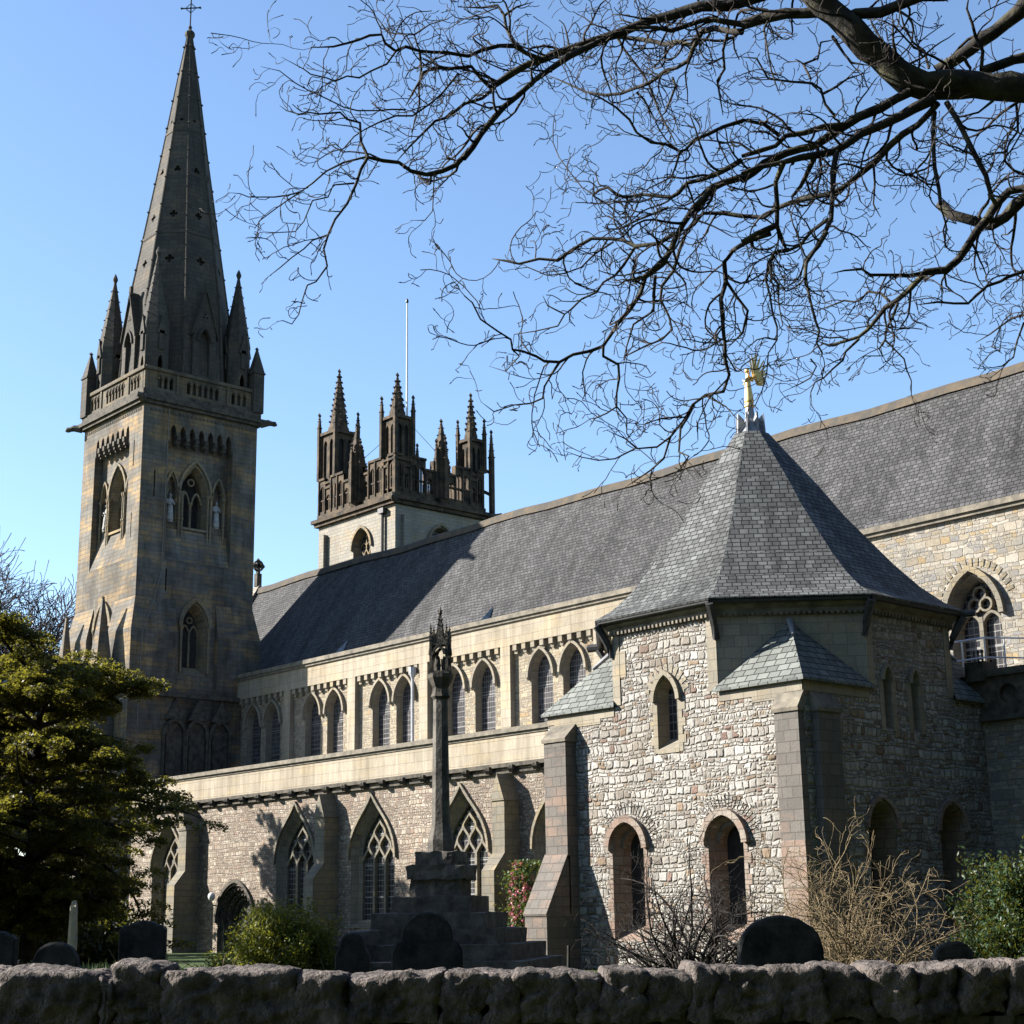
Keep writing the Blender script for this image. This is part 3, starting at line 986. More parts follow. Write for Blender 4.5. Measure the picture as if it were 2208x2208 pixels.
def mini(mb, x, y, z0, zb, z1, r=.12):
    mb.box(x - r, x + r, y - r, y + r, z0, zb)
    mb.taper((x, y), r * 1.3, zb, r * 1.3, zb + .08)
    spirelet(mb, (x, y), r * 1.35, zb + .08, z1, 4, .055)


for cx, cy, r, zs, za in ((JX1 - .62, JY0 + .62, .64, 34.2, 37.35), (JX1 - .6, JY1 - .6, .54, 33.8, 37.25), (JX0 + .9, JY0 + .95, .86, 34.9, 39.7), (JX0 + .65, JY1 - .65, .55, 33.8, 37.2)):
    mb = MB()
    for i in range(4):
        a = i * math.pi / 2
        dr = Vector((math.cos(a), math.sin(a), 0)); u = Vector((-math.sin(a), math.cos(a), 0))
        fr = Fr(Vector((cx, cy, 0)) + dr * r, u, dr)
        hs = []
        for z0, z1 in ((29.3, 31.0), (31.5, zs - .5)):
            for s_ in (-1, 1):
                hs.append(archloop(s_ * r * .42, r * .24, z0, z1 - .35, z1, n=4))
        wall(mb, fr, rect(-r, r, 28.6, zs), hs)
        for h in hs:
            reveal(mb, fr, h, 0, h, -.14); fill(mb, fr, h, -.14, 1)
        for s_ in (-1, 1):
            fbox(mb, fr, s_ * r - .09, s_ * r + .09, 28.6, zs, -.1, .1)
        fbox(mb, fr, -r - .12, r + .12, zs - .12, zs + .1, -.3, .16)
        fbox(mb, fr, -r - .08, r + .08, 31.15, 31.3, -.2, .12)
    mb.box(cx - r, cx + r, cy - r, cy + r, zs, zs + .11)
    for sx in (-1, 1):
        for sy in (-1, 1):
            mini(mb, cx + sx * (r + .12), cy + sy * (r + .12), 31.5, zs + .5, zs + 1.5, .11)
    mb.lathe((cx, cy), [(r * .9, zs + .05), (r * .88, zs + .5)], 8)
    spirelet(mb, (cx, cy), r * .80, zs + .5, za, 8, .10)
    mb.build("corner_turret", [M_JTRIM, M_DARK], jas)
# pinnacles in the middle of each side and the slender outer shaft
for cx, cy in ((-85.0, JY0 - .15), (JX1 + .15, 65.1), (JX0 - .1, 65.1), (-85.2, JY1 + .1)):
    mb = MB()
    mb.lathe((cx, cy), [(.05, 28.0), (.5, 28.9)], 4, 0)
    mb.box(cx - .3, cx + .3, cy - .3, cy + .3, 28.9, 32.4)
    for sx in (-1, 1):
        mini(mb, cx + sx * .42, cy, 28.9, 31.7, 33.2, .12)
        mini(mb, cx, cy + sx * .42, 28.9, 31.7, 33.0, .12)
    mb.taper((cx, cy), .36, 32.4, .36, 32.5)
    spirelet(mb, (cx, cy), .42, 32.5, 34.5, 4, .08)
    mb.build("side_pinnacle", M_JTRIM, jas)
mb = MB()
ox, oy = JX1 + .35, JY1 + .45
mini(mb, ox, oy, 28.6, 32.6, 34.5, .15)
for z in (29.9, 31.5):
    mb.tube([(ox, oy, z), (JX1 - .3, JY1 - .1, z + .45)], .12, 4)
mb.build("outer_pinnacle", M_JTRIM, jas)
for cx, cy in ((JX1, JY1), (JX1, JY0)):
    mb = MB()
    d = Vector((1 if cx == JX1 else -1, 1 if cy == JY1 else -1, 0)).normalized()
    p = Vector((cx, cy, 28.35)) + d * .3
    mb.tube([p, p + d * .6, p + d * .9 + Vector((0, 0, .05)), p + d * 1.05 + Vector((0, 0, -.1))], [.26, .2, .2, .08], 6)
    mb.build("gargoyle", M_SOOT, jas)
mb = MB()
mb.tube([(-82.0, JY0 - .15, 20), (-82.0, JY0 - .15, 27.7)], .1, 8)
mb.box(-82.3, -81.7, JY0 - .35, JY0 - .01, 27.6, 27.95)
mb.build("downpipe", M_GUTTER, jas)

# ----- nave and choir walls --------------------------------------------------
CY = 48.7
FC = Fr((0, CY, 0), (1, 0, 0), (0, -1, 0))
XE = -8.0
XW = -88.5
pairs = [(-77.85, -75.85), (-71.9, -69.8), (-65.7, -63.66), (-59.65, -57.4), (-53.35, -51.2), (-47.1, -45.0)]
pils = [-80.2, -74.1, -67.98, -61.85, -55.6, -49.3, -43.1]
mb = MB()
holes = [archloop(x, .74, 9.75, 12.35, 13.42) for pr in pairs for x in pr]
wall(mb, FC, rect(XW, -42.5, 6, 13.95), holes, 0, -.28)                # recessed wall panels of the nave
nave_wall = mb.build("clerestory_wall", M_CLER, CATH)
mb = MB()
fbox(mb, FC, XW, -42.5, 13.90, 14.98, -.6, 0, 0)
for x in pils: fbox(mb, FC, x - .34, x + .34, 6, 13.90, -.4, 0, 0)
mb.build("parapet_band", M_CREAM, nave_wall)
mb = MB()
fbox(mb, FC, XW, -42.5, 14.98, 15.12, -.5, .10)
fbox(mb, FC, XW, -42.5, 15.12, 15.34, -.7, .20)
mb.build("gutter_coping", M_COPING, nave_wall)
mb = MB()
for x0, x1 in zip(pils, pils[1:]):
    n = 9
    for i in range(n):
        x = x0 + .34 + (x1 - x0 - .68) * (i + .5) / n
        fbox(mb, FC, x - .13, x + .13, 13.62, 13.896, -.28, -.02)
        fbox(mb, FC, x - .10, x + .10, 13.46, 13.62, -.28, -.12)
    fbox(mb, FC, x0 + .34, x1 - .34, 13.80, 13.895, -.28, -.20)
mb.build("corbel_table", M_DRESS, nave_wall)
for pr in pairs:
    for x in pr:
        def ex(mb, x=x):
            strip(mb, FC, arch(x, .80, 12.25, 13.5), .13, -.33, -.10, 0, 1)
            for s_ in (-1, 1):
                p = FC.P(x + s_ * .87, 12.22, -.2)
                mb.ball(p, .13)
        lo, li = scaled(x, .74, 9.75, 12.35, 13.42, .94, .2)
        m2 = MB()
        reveal(m2, FC, lo, -.28, li, -.66, 0)
        fill(m2, FC, li, -.66, 1)
        ex(m2)
        m2.build("lancet_window", [M_DRESS, M_GLASS], nave_wall)
# coursed choir wall further east
mb = MB()
chw = archloop(-30.42, 1.02, 9.6, 11.75, 13.05, n=10)
wall(mb, FC, rect(-42.5, XE, 6, 15.2), [chw], 0, -.1)
mb.add([FC.P(-42.5, 6, 0), FC.P(-42.5, 6, -.5), FC.P(-42.5, 14.98, -.5), FC.P(-42.5, 14.98, 0)], [(0, 1, 2, 3)])
choir = mb.build("choir_wall", M_RUBG, CATH)
mb = MB()
fbox(mb, FC, -42.5, XE, 15.2, 15.34, -.5, .06)
fbox(mb, FC, -42.5, XE, 15.34, 15.56, -.6, .16)
mb.build("gutter_coping", M_COPING, choir)
mb = MB()
lin = archloop(-30.42, .84, 9.7, 11.75, 12.85, n=10)
reveal(mb, FC, chw, -.1, lin, -.65, 0)
fill(mb, FC, lin, -.65, 1)
strip(mb, FC, arch(-30.42, 1.06, 11.55, 13.2, n=10), .2, -.15, .14, 0, 1)
fbox(mb, FC, -30.50, -30.34, 9.7, 11.6, -.64, -.42)
for dx in (-.43, .43): strip(mb, FC, arch(-30.42 + dx, .40, 11.25, 11.75), .1, -.64, -.44)
for k in range(3):
    a0 = math.pi / 2 + k * 2 * math.pi / 3
    cc = (-30.42 + .26 * math.cos(a0), 12.18 + .26 * math.sin(a0))
    strip(mb, FC, [(cc[0] + .24 * math.cos(q * math.pi / 6), cc[1] + .24 * math.sin(q * math.pi / 6)) for q in range(13)], .08, -.64, -.46 + .002 * k)
for i in range(17):
    a = -1.25 + i * 2.5 / 16
    p = Vector((-30.42 + 1.42 * math.sin(a), 11.85 + 1.55 * math.cos(a)))
    d = Vector((math.sin(a), math.cos(a)))
    strip(mb, FC, [tuple(p), tuple(p + d * .28)], .13, -.12, -.075, 0)
mb.build("traceried_window", [M_ABUT, M_GLASS2], choir)
# downpipe with hopper on the nave
mb = MB()
px = FC.P(-62.55, 0, .12)
mb.tube([(px.x, px.y, 9.6), (px.x, px.y, 13.3)], .075, 8)
mb.lathe((px.x, px.y), [(.09, 13.2), (.2, 13.45), (.2, 13.75)], 8)
mb.build("downpipe", M_PIPE, nave_wall)

# ----- nave roof -------------------------------------------------------------
RY, RZ = 55.5, 22.76
FOOT = (50.55, 14.75)
mb = MB()
xs = np.linspace(XW, XE, 40)


def roof_sag(x):
    return .05 * math.sin(x * .37) + .04 * math.sin(x * .93 + 1)


prof = [(FOOT[0], FOOT[1]), (51.0, 15.42), (51.9, 16.85), (53.4, 19.28), (54.8, 21.6), (RY, RZ)]
n = len(prof)
for side in (1, -1):
    vs = []
    for x in xs:
        for y, z in prof:
            vs.append((x, RY + (y - RY) * side, z + roof_sag(x + z * .7)))
    fs = [(i * n + j, (i + 1) * n + j, (i + 1) * n + j + 1, i * n + j + 1) for i in range(len(xs) - 1) for j in range(n - 1)]
    mb.add(vs, fs)
nave_roof = mb.build("nave_roof", M_SLATE, CATH)
tag(nave_roof, "steep grey slate roof of the nave and choir")
mb = MB()
for i in range(len(xs) - 1):
    x0, x1 = xs[i], xs[i + 1]
    z = RZ + roof_sag(x0 + RZ * .7); z1 = RZ + roof_sag(x1 + RZ * .7)
    L = [(x0, RY - .3, z - .34), (x0, RY - .17, z + .03), (x0, RY, z + .15), (x0, RY + .17, z + .03), (x0, RY + .3, z - .34)]
    L2 = [(x1, y, zz + z1 - z) for _, y, zz in L]
    mb.add(L + L2, [(j, j + 1, j + 6, j + 5) for j in range(4)])
mb.build("ridge_tiles", M_RIDGE, nave_roof)
slope = (prof[2][1] - prof[1][1]) / (prof[2][0] - prof[1][0])
for x in (-72.7, -60.0, -46.35):
    mb = MB()
    y0 = 51.0; z0 = 15.45
    a = Vector((x - .33, y0 - .02, z0)); bb = Vector((x + .33, y0 - .02, z0)); t0 = Vector((x, y0 - .08, z0 + .48)); t1 = Vector((x, y0 + .8, z0 + .8 * slope + .10))
    m2 = Vector((x, y0 + .3, z0 + .66))
    mb.add([a, bb, t0, t1], [(0, 1, 2), (0, 2, 3), (1, 2, 3)])
    mb.add([t0 + Vector((0, -.06, .03)), t1 + Vector((0, 0, .04)), a + Vector((-.05, -.03, 0)), bb + Vector((.05, -.03, 0))], [(0, 1, 2), (0, 1, 3)])
    mb.build("roof_vent", M_LEAD, nave_roof)
# west and east gables
mb = MB()
mb.prism([(XW, 48.42, 6), (XW, 62.58, 6), (XW, 62.4, 14.9), (XW, 60.45, 14.9), (XW, RY, RZ + .35), (XW, 50.5, 14.9), (XW, 48.42, 14.9)], (.6, 0, 0))
mb.prism([(XE - .6, 48.8, 0), (XE - .6, 62.2, 0), (XE - .6, 62.2, 14.9), (XE - .6, RY, RZ + .3), (XE - .6, 48.8, 14.9)], (.6, 0, 0))
mb.box(XW, XE, 62.0, 62.4, 0, 15.0)
mb.build("gable_wall", M_RUBG, CATH)
mb = MB()
cx = XW + .3
mb.box(cx - .18, cx + .18, RY - .18, RY + .18, RZ + .2, RZ + 1.05)
mb.box(cx - .13, cx + .13, RY - .09, RY + .09, RZ + 1.05, RZ + 1.95)
mb.box(cx - .13, cx + .13, RY - .4, RY + .4, RZ + 1.5, RZ + 1.7)
for dy, dz in ((-.4, 1.6), (.4, 1.6), (0, 2.0)): mb.ball((cx, RY + dy, RZ + dz), .15)
fr_ = Fr((cx, RY, RZ + 1.6), (0, 1, 0), (1, 0, 0))
strip(mb, fr_, [(.34 * math.cos(q * math.pi / 8), .34 * math.sin(q * math.pi / 8)) for q in range(17)], .1, -.08, .08)
mb.build("gable_cross", M_SOOT, nave_roof)

# ----- south aisle -----------------------------------------------------------
AY = 42.0
FA = Fr((0, AY, 0), (1, 0, 0), (0, -1, 0))
AX0, AX1 = -79.1, -36.5
awin = [-74.7, -62.9, -56.9, -50.75, -44.75]
mb = MB()
holes = [archloop(x, 1.6, 1.25, 4.2, 6.6, 'o', 9) for x in awin]
dloop = archloop(-68.0, 1.62, 0.0, 1.55, 3.15, n=9)
wall(mb, FA, rect(AX0, AX1, 0, 7.3), holes + [dloop])
aisle = mb.build("aisle_wall", M_RUBP, CATH)
tag(aisle, "low brown rubble wall of the south aisle with ogee windows")
mb = MB()
fbox(mb, FA, AX0, AX1, 7.46, 8.55, -.5, .05)
mb.build("parapet_band", M_CREAM, aisle)
mb = MB()
fbox(mb, FA, AX0, AX1, 8.55, 8.66, -.55, .10)
fbox(mb, FA, AX0, AX1, 8.66, 8.85, -.6, .2)
mb.build("gutter_coping", M_COPING, aisle)
mb = MB()
fbox(mb, FA, AX0, AX1, 7.30, 7.46, -.2, .22)
fbox(mb, FA, AX0, AX1, 7.06, 7.14, -.1, .14)
x = AX0 + .5
rng = random.Random(5)
while x < AX1 - .4:
    fbox(mb, FA, x - .12, x + .12, 7.08, 7.36, -.1, .34)
    mb.ball(FA.P(x, 7.2, .34), .16)
    x += 1.42
mb.build("carved_cornice", M_SOOT, aisle)
mb = MB()
mb.add([(AX0, AY + .5, 8.5), (AX1, AY + .5, 8.5), (AX1, CY + .2, 9.7), (AX0, CY + .2, 9.7)], [(0, 1, 2, 3)])
mb.build("aisle_roof", M_LEAD, aisle)


def scurve(p, q, n=7):
    out = []
    for i in range(n + 1):
        t_ = i / n
        s_ = t_ * t_ * (3 - 2 * t_)
        out.append((p[0] + (q[0] - p[0]) * s_, p[1] + (q[1] - p[1]) * t_))
    return out


for x in awin:
    mb = MB()
    lo = archloop(x, 1.6, 1.25, 4.2, 6.6, 'o', 9)
    mid = archloop(x, 1.40, 1.35, 4.2, 6.3, 'o', 9)
    li = archloop(x, 1.28, 1.45, 4.2, 6.15, 'o', 9)
    reveal(mb, FA, lo, 0, mid, -.30, 0)
    reveal(mb, FA, mid, -.30, li, -.42, 0)
    fill(mb, FA, li, -.54, 1)
    reveal(mb, FA, li, -.42, li, -.54, 0)
    strip(mb, FA, arch(x, 1.64, 4.05, 6.75, 'o', 9), .13, -.06, .13, 0, 1)
    w1, w2 = -.54, -.37
    k = .80
    A = {i: (x + i * k / 2 * 1.0, z) for i, z in ()}
    for s_ in (-.5, .5):
        fbox(mb, FA, x + s_ * k - .07, x + s_ * k + .07, 1.45, 4.0, w1, w2)
    seg = [((.5, 4.0), (0, 4.62)), ((.5, 4.0), (1, 4.62)), ((-.5, 4.0), (0, 4.62)), ((-.5, 4.0), (-1, 4.62)),
           ((0, 4.62), (.5, 5.2)), ((0, 4.62), (-.5, 5.2)), ((1, 4.62), (.5, 5.2)), ((-1, 4.62), (-.5, 5.2)),
           ((.5, 5.2), (0, 5.75)), ((-.5, 5.2), (0, 5.75)), ((1.5, 4.0), (1, 4.62)), ((-1.5, 4.0), (-1, 4.62))]
    for i, (p, q) in enumerate(seg):
        strip(mb, FA, scurve((x + p[0] * k, p[1]), (x + q[0] * k, q[1])), .11, w1, w2 + .002 * (i % 5))
    fbox(mb, FA, x - 1.75, x + 1.75, 1.12, 1.249, -.1, .12)
    mb.build("ogee_window", [M_ABUT, M_GLASS2], aisle)
# Norman doorway with carved orders
mb = MB()
hs = [1.62, 1.36, 1.12, .9]
for i in range(3):
    l0 = archloop(-68.0, hs[i], 0, 1.55, 1.55 + hs[i], n=12); l1 = archloop(-68.0, hs[i + 1], 0, 1.55, 1.55 + hs[i + 1], n=12)
    w0 = -i * .22
    reveal(mb, FA, l0, w0, l0, w0 - .22, 0, True)
    fr_l = l0[:]
    vs = [FA.P(*p, w0 - .22) for p in l0] + [FA.P(*p, w0 - .22) for p in l1]
    k = len(l0)
    mb.add(vs, [(j, (j + 1) % k, k + (j + 1) % k, k + j) for j in range(1, k)], 0)
    ar = arch(-68.0, hs[i] - .12, 1.55, 1.55 + hs[i] - .12, n=14)
    zz = [((p[0] + 68.0) * (1 + (.06 if j % 2 else -.06)) - 68.0, (p[1] - 1.55) * (1 + (.06 if j % 2 else -.06)) + 1.55) for j, p in enumerate(ar)]
    strip(mb, FA, zz, .1, w0 - .22, w0 - .12, 0)
strip(mb, FA, arch(-68.0, 1.66, 1.4, 3.3, n=12), .16, -.05, .14, 0, 1)
fill(mb, FA, archloop(-68.0, .9, 0, 1.55, 2.45, n=12), -.72, 1)
mb.build("round_arched_doorway", [M_SOOT, M_DARK], aisle)
for x, f in ((-71.95, 1), (-59.85, 1), (-47.6, 1)):
    mb = MB()
    h = .37
    P = lambda u, v, w: FA.P(x + u, v, w)
    # upper stage with gabled cap
    for z0, z1, w in ((0, 3.25, 1.35), (3.25, 6.0, .78)):
        fbox(mb, FA, x - h, x + h, z0, z1, -.1, w)
    mb.add([P(-h, 3.25, 1.35), P(h, 3.25, 1.35), P(h, 3.95, .78), P(-h, 3.95, .78)], [(0, 1, 2, 3)])
    mb.add([P(-h, 3.25, 1.35), P(-h, 3.95, .78), P(-h, 3.25, .78), P(h, 3.25, 1.35), P(h, 3.95, .78), P(h, 3.25, .78)], [(0, 1, 2), (3, 4, 5)])
    e = h + .05
    mb.add([P(-e, 5.95, .84), P(e, 5.95, .84), P(0, 7.0, .84), P(0, 7.0, -.02), P(-e, 5.95, -.02), P(e, 5.95, -.02)], [(0, 1, 2), (0, 2, 3, 4), (1, 2, 3, 5)])
    mb.build("aisle_buttress", M_ABUT, aisle)

# ----- chapter house ---------------------------------------------------------
CX, CYC = -31.72, 39.07
AP = 5.07
X0, X1, Y0 = CX - AP, CX + AP, CYC - AP
HS = Fr((0, Y0, 0), (1, 0, 0), (0, -1, 0)); HE = Fr((X1, 0, 0), (0, 1, 0), (1, 0, 0)); HW = Fr((X0, 0, 0), (0, -1, 0), (-1, 0, 0))
V8 = AP * math.tan(math.pi / 8)
mb = MB()
lan = archloop(-31.63, .40, 6.22, 7.75, 8.28)
lw = [archloop(x, .64, .8, 3.5, 4.14) for x in (-33.42, -29.62)]
out = [(X0, 0), (X1, 0), (X1, 7.68), (CX + V8, 7.68), (CX + V8, 9.86), (CX - V8, 9.86), (CX - V8, 7.68), (X0, 7.68)]
wall(mb, HS, out, [lan] + lw)
el = [archloop(y, .17, 6.55, 8.0, 8.3, n=5) for y in (37.85, 39.2)]
ew = [archloop(y, .62, .7, 3.85, 4.5) for y in (37.15, 40.55)]
out = [(Y0, 0), (44.2, 0), (44.2, 7.68), (CYC + V8, 7.68), (CYC + V8, 9.86), (CYC - V8, 9.86), (CYC - V8, 7.68), (Y0, 7.68)]
wall(mb, HE, out, el + ew)
wall(mb, HW, [(-44.2, 0), (-Y0, 0), (-Y0, 7.68), (-CYC + V8, 7.68), (-CYC + V8, 9.86), (-CYC - V8, 9.86), (-CYC - V8, 7.68), (-44.2, 7.68)], [])
chap = mb.build("chapter_house_wall", M_RUBW, CATH)
tag(chap, "square pale rubble chapter house that turns octagonal under its roof")
# smooth diagonal faces of the octagon with pilaster strips and the lighter bands
mb = MB()
for i in (1, 3, 5, 7):
    a = i * math.pi / 4
    dr = Vector((math.cos(a), math.sin(a), 0)); u = Vector((-math.sin(a), math.cos(a), 0))
    m2 = MB()
    fbox(m2, Fr(Vector((CX, CYC, 0)) + dr * AP, u, dr), -V8, V8, 7.4, 9.86, -.25, 0)
    m2.build("drum_face", M_DRESS, chap)
mb = MB()
fbox(mb, HS, CX - V8, CX - V8 + .30, 7.68, 9.86, -.3, .03)
mb.build("pilaster_strip", M_DRESS, chap)
mb = MB()
fbox(mb, HS, CX + V8 - .36, CX + V8, 7.68, 9.86, -.3, .03)
mb.build("pilaster_strip", M_DRESS, chap)
mb = MB()
fbox(mb, HS, CX - V8 + .29, CX - V8 + .55, 8.5, 9.3, -.3, .02)
mb.build("pilaster_strip", M_DRESS, chap)
for u0, u1 in ((X0, CX - V8), (CX + V8, X1)):
    mb = MB()
    fbox(mb, HS, u0, u1, 7.36, 7.64, -.1, .025)
    mb.build("stone_band", M_DRESS, chap)
    mb = MB()
    fbox(mb, HS, u0 + (.3 if u0 == X0 else 1.2), u1 - .6, 7.2, 7.36, -.1, .02)
    mb.build("stone_band", M_DRESS, chap)
mb = MB()
fbox(mb, HE, Y0 + .03, CYC - V8, 7.36, 7.64, -.1, .025)
mb.build("stone_band", M_DRESS, chap)
mb = MB()
fbox(mb, HE, CYC - V8, CYC - V8 + .3, 7.68, 9.86, -.3, .03)
mb.build("pilaster_strip", M_DRESS, chap)
mb = MB()
fbox(mb, HE, CYC + V8 - .3, CYC + V8, 7.68, 9.86, -.3, .03)
mb.build("pilaster_strip", M_DRESS, chap)

# cornice, gutters, brackets
mb = MB()
c8 = 1 / math.cos(math.pi / 8)
mb.lathe((CX, CYC), [((AP + .02) * c8, 9.80), ((AP + .12) * c8, 9.86), ((AP + .12) * c8, 9.98), ((AP + .26) * c8, 10.06), ((AP + .30) * c8, 10.22), ((AP - .3) * c8, 10.24)], 8, 0)
for i in range(8):
    a = i * math.pi / 4
    dr = Vector((math.cos(a), math.sin(a), 0)); u = Vector((-math.sin(a), math.cos(a), 0))
    fr = Fr(Vector((CX, CYC, 0)) + dr * (AP + .13), u, dr)
    m_ = 26
    for j in range(m_):
        uu = -V8 + (j + .5) * 2 * V8 / m_
        fbox(mb, fr, uu - .035, uu + .035, 9.80, 9.90, -.1, .03)
mb.build("cornice", M_COPING, chap)
mb = MB()
for i in range(8):
    a = i * math.pi / 4
    dr = Vector((math.cos(a), math.sin(a), 0)); u = Vector((-math.sin(a), math.cos(a), 0))
    o = Vector((CX, CYC, 10.20)) + dr * (AP + .40)
    hh = (AP + .40) * math.tan(math.pi / 8)
    mb.tube([o - u * hh, o + u * hh], .085, 8)
    av = a + math.pi / 8
    dv = Vector((math.cos(av), math.sin(av), 0)) * c8
    base = Vector((CX, CYC, 0))
    pts = [base + dv * (AP + .02) + Vector((0, 0, 9.15)), base + dv * (AP + .12) + Vector((0, 0, 9.5)), base + dv * (AP + .30) + Vector((0, 0, 9.85)), base + dv * (AP + .46) + Vector((0, 0, 10.12))]
    mb.tube(pts, [.10, .11, .12, .13], 6)
o = Vector((CX, CYC, 10.2)); av = math.pi * 9 / 8
dv = Vector((math.cos(av), math.sin(av), 0)) * c8
mb.tube([o + dv * (AP + .3), o + dv * (AP + .8)], .14, 8)
dv = Vector((math.cos(math.pi / 8), math.sin(math.pi / 8), 0)) * c8
mb.tube([o + dv * (AP + .3), o + dv * (AP + .8)], .1, 8)
px = CX - AP - .02; py = Y0 + 2.2
mb.build("gutter", M_GUTTER, chap)
mb = MB()
q = Vector((CX - AP - .1, CYC - V8 - .25, 0))
mb.tube([q + Vector((0, 0, 9.5)), q + Vector((-.05, .0, 9.0)), q + Vector((0, 0, 8.6))], .09, 8)
mb.tube([q + Vector((.0, -.05, 9.35)), q + Vector((.12, -.1, 8.7))], .05, 6)
mb.build("downpipe", M_PIPE, chap)
# roof: eight bellcast slopes
RP = [(AP + .52, 10.27), (AP - .02, 10.60), (4.45, 11.15), (3.78, 11.95), (3.2, 12.75), (2.55, 13.65), (1.88, 14.75), (1.2, 15.75), (.55, 16.72)]
mb = MB()
AO = Vector((-.21, -.24, 0))       # the old timber roof leans a little


def axis_(z): return Vector((CX, CYC, 0)) + AO * ((z - 10.27) / 6.45)


for i in range(8):
    a = i * math.pi / 4
    dr = Vector((math.cos(a), math.sin(a), 0)); u = Vector((-math.sin(a), math.cos(a), 0))
    for (r0, z0), (r1, z1) in zip(RP, RP[1:]):
        o = axis_(z0); o1 = axis_(z1)
        P = [o + dr * r0 - u * r0 * T8 + Vector((0, 0, z0)), o + dr * r0 + u * r0 * T8 + Vector((0, 0, z0)), o1 + dr * r1 + u * r1 * T8 + Vector((0, 0, z1)), o1 + dr * r1 - u * r1 * T8 + Vector((0, 0, z1))]
        mb.add(P, [(0, 1, 2, 3)])
    r0 = RP[0][0]
    o = Vector((CX, CYC, 0))
    mb.add([o + dr * r0 - u * r0 * T8 + Vector((0, 0, 10.27)), o + dr * r0 + u * r0 * T8 + Vector((0, 0, 10.27)), o + dr * (r0 - .02) + u * r0 * T8 + Vector((0, 0, 10.21)), o + dr * (r0 - .02) - u * r0 * T8 + Vector((0, 0, 10.21))], [(0, 1, 2, 3)])
croof = mb.build("chapter_house_roof", M_SLATE2, CATH)
tag(croof, "tall octagonal slate roof sweeping out at the eaves")
mb = MB()
mb.lathe((CX + AO.x, CYC + AO.y), [(.68, 16.45), (.44, 16.75), (.24, 17.1), (.17, 17.28), (.14, 17.66), (.13, 17.7)], 8)
for i in range(8):
    a = (i + .5) * math.pi / 4
    d = Vector((math.cos(a), math.sin(a), 0))
    q = Vector((CX + AO.x, CYC + AO.y, 17.1))
    mb.add([q + d * .24 + Vector((0, 0, -.45)), q + d * .50 + Vector((0, 0, -.4)), q + d * .46 + Vector((0, 0, .32)), q + d * .24 + Vector((0, 0, .12)),
            q + d * .24 + Vector((-d.y * .06, d.x * .06, -.45)), q + d * .50 + Vector((-d.y * .06, d.x * .06, -.4)), q + d * .46 + Vector((-d.y * .06, d.x * .06, .32)), q + d * .24 + Vector((-d.y * .06, d.x * .06, .12))],
           [(0, 1, 2, 3), (4, 5, 6, 7), (0, 1, 5, 4), (1, 2, 6, 5), (2, 3, 7, 6)])
mb.build("lead_finial", M_LEAD, croof)
# broach roofs over the corners
ov = .16
for sx, sy in ((-1, -1), (1, -1), (1, 1), (-1, 1)):
    mb = MB()
    ez = 7.70
    A = Vector((CX + sx * (V8 - .12), CYC + sy * (AP + ov), ez)); B = Vector((CX + sx * (AP + ov), CYC + sy * (AP + ov), ez)); Cc = Vector((CX + sx * (AP + ov), CYC + sy * (V8 - .12), ez))
    dd = AP * math.sqrt(.5)
    T = Vector((CX + sx * (dd + .0), CYC + sy * (dd + .0), 9.62))
    mb.add([A, B, T], [(0, 1, 2)]); mb.add([B, Cc, T], [(0, 1, 2)])
    dz = Vector((0, 0, -.07))
    mb.add([A, B, A + dz, B + dz, Cc, Cc + dz], [(0, 1, 3, 2), (1, 4, 5, 3), (2, 3, 5)])
    mb.build("broach_roof", M_SLATE3, croof)
    m2 = MB()
    m2.tube([T + Vector((0, 0, .03)), T * .72 + B * .28 + Vector((0, 0, .05))], [.10, .05], 6)
    m2.build("lead_flashing", M_LEAD, croof)
# windows of the chapter house
mb = MB()
li = archloop(-31.63, .33, 6.5, 7.75, 8.2)
reveal(mb, HS, lan, 0, li, -.40, 0); fill(mb, HS, li, -.40, 1)
strip(mb, HS, arch(-31.63, .44, 7.6, 8.36), .14, -.05, .14, 0, 1)
for i in range(8):
    z0 = 6.1 + i * .24
    e = .30 if i % 2 else .18
    fbox(mb, HS, -31.63 - .40 - e, -31.63 - .402, z0, z0 + .235, -.1, .02)
    fbox(mb, HS, -31.63 + .402, -31.63 + .40 + e, z0, z0 + .235, -.1, .022)
fbox(mb, HS, -31.63 - .42, -31.63 + .42, 6.08, 6.215, -.1, .03)
for i in range(11):
    a = -1.3 + i * .26
    p = Vector((-31.63 + .60 * math.sin(a), 7.72 + .66 * math.cos(a))); d = Vector((math.sin(a), math.cos(a)))
    strip(mb, HS, [tuple(p), tuple(p + d * .30)], .13, -.05, .02, 0)
mb.build("lancet_window", [M_DRESS, M_GLASS], chap)
for x, loop in zip((-33.42, -29.62), lw):
    mb = MB()
    li = archloop(x, .50, 1.25, 3.45, 3.95)
    reveal(mb, HS, loop, 0, li, -.62, 0); fill(mb, HS, li, -.62, 1)
    strip(mb, HS, arch(x, .68, 3.42, 4.2), .2, -.05, .17, 0, 1)
    strip(mb, HS, arch(x, .53, 3.45, 4.0), .12, -.42, -.26, 0, 0)
    for i in range(27):
        a = -1.5 + i * 3.0 / 26
        p = Vector((x + .93 * math.sin(a), 3.5 + .93 * math.cos(a))); d = Vector((math.sin(a), math.cos(a)))
        strip(mb, HS, [tuple(p), tuple(p + d * (.30 + .05 * (i % 3)))], .085, -.05, .018, 2)
    for i in range(9):
        z0 = .85 + i * .29
        e = .26 if i % 2 else .14
        fbox(mb, HS, x - .64 - e, x - .642, z0, z0 + .28, -.1, .02, 3)
        fbox(mb, HS, x + .642, x + .64 + e, z0, z0 + .28, -.1, .022, 3)
    mb.build("round_headed_window", [M_REDB, M_DARK, M_RUBW, M_REDB], chap)
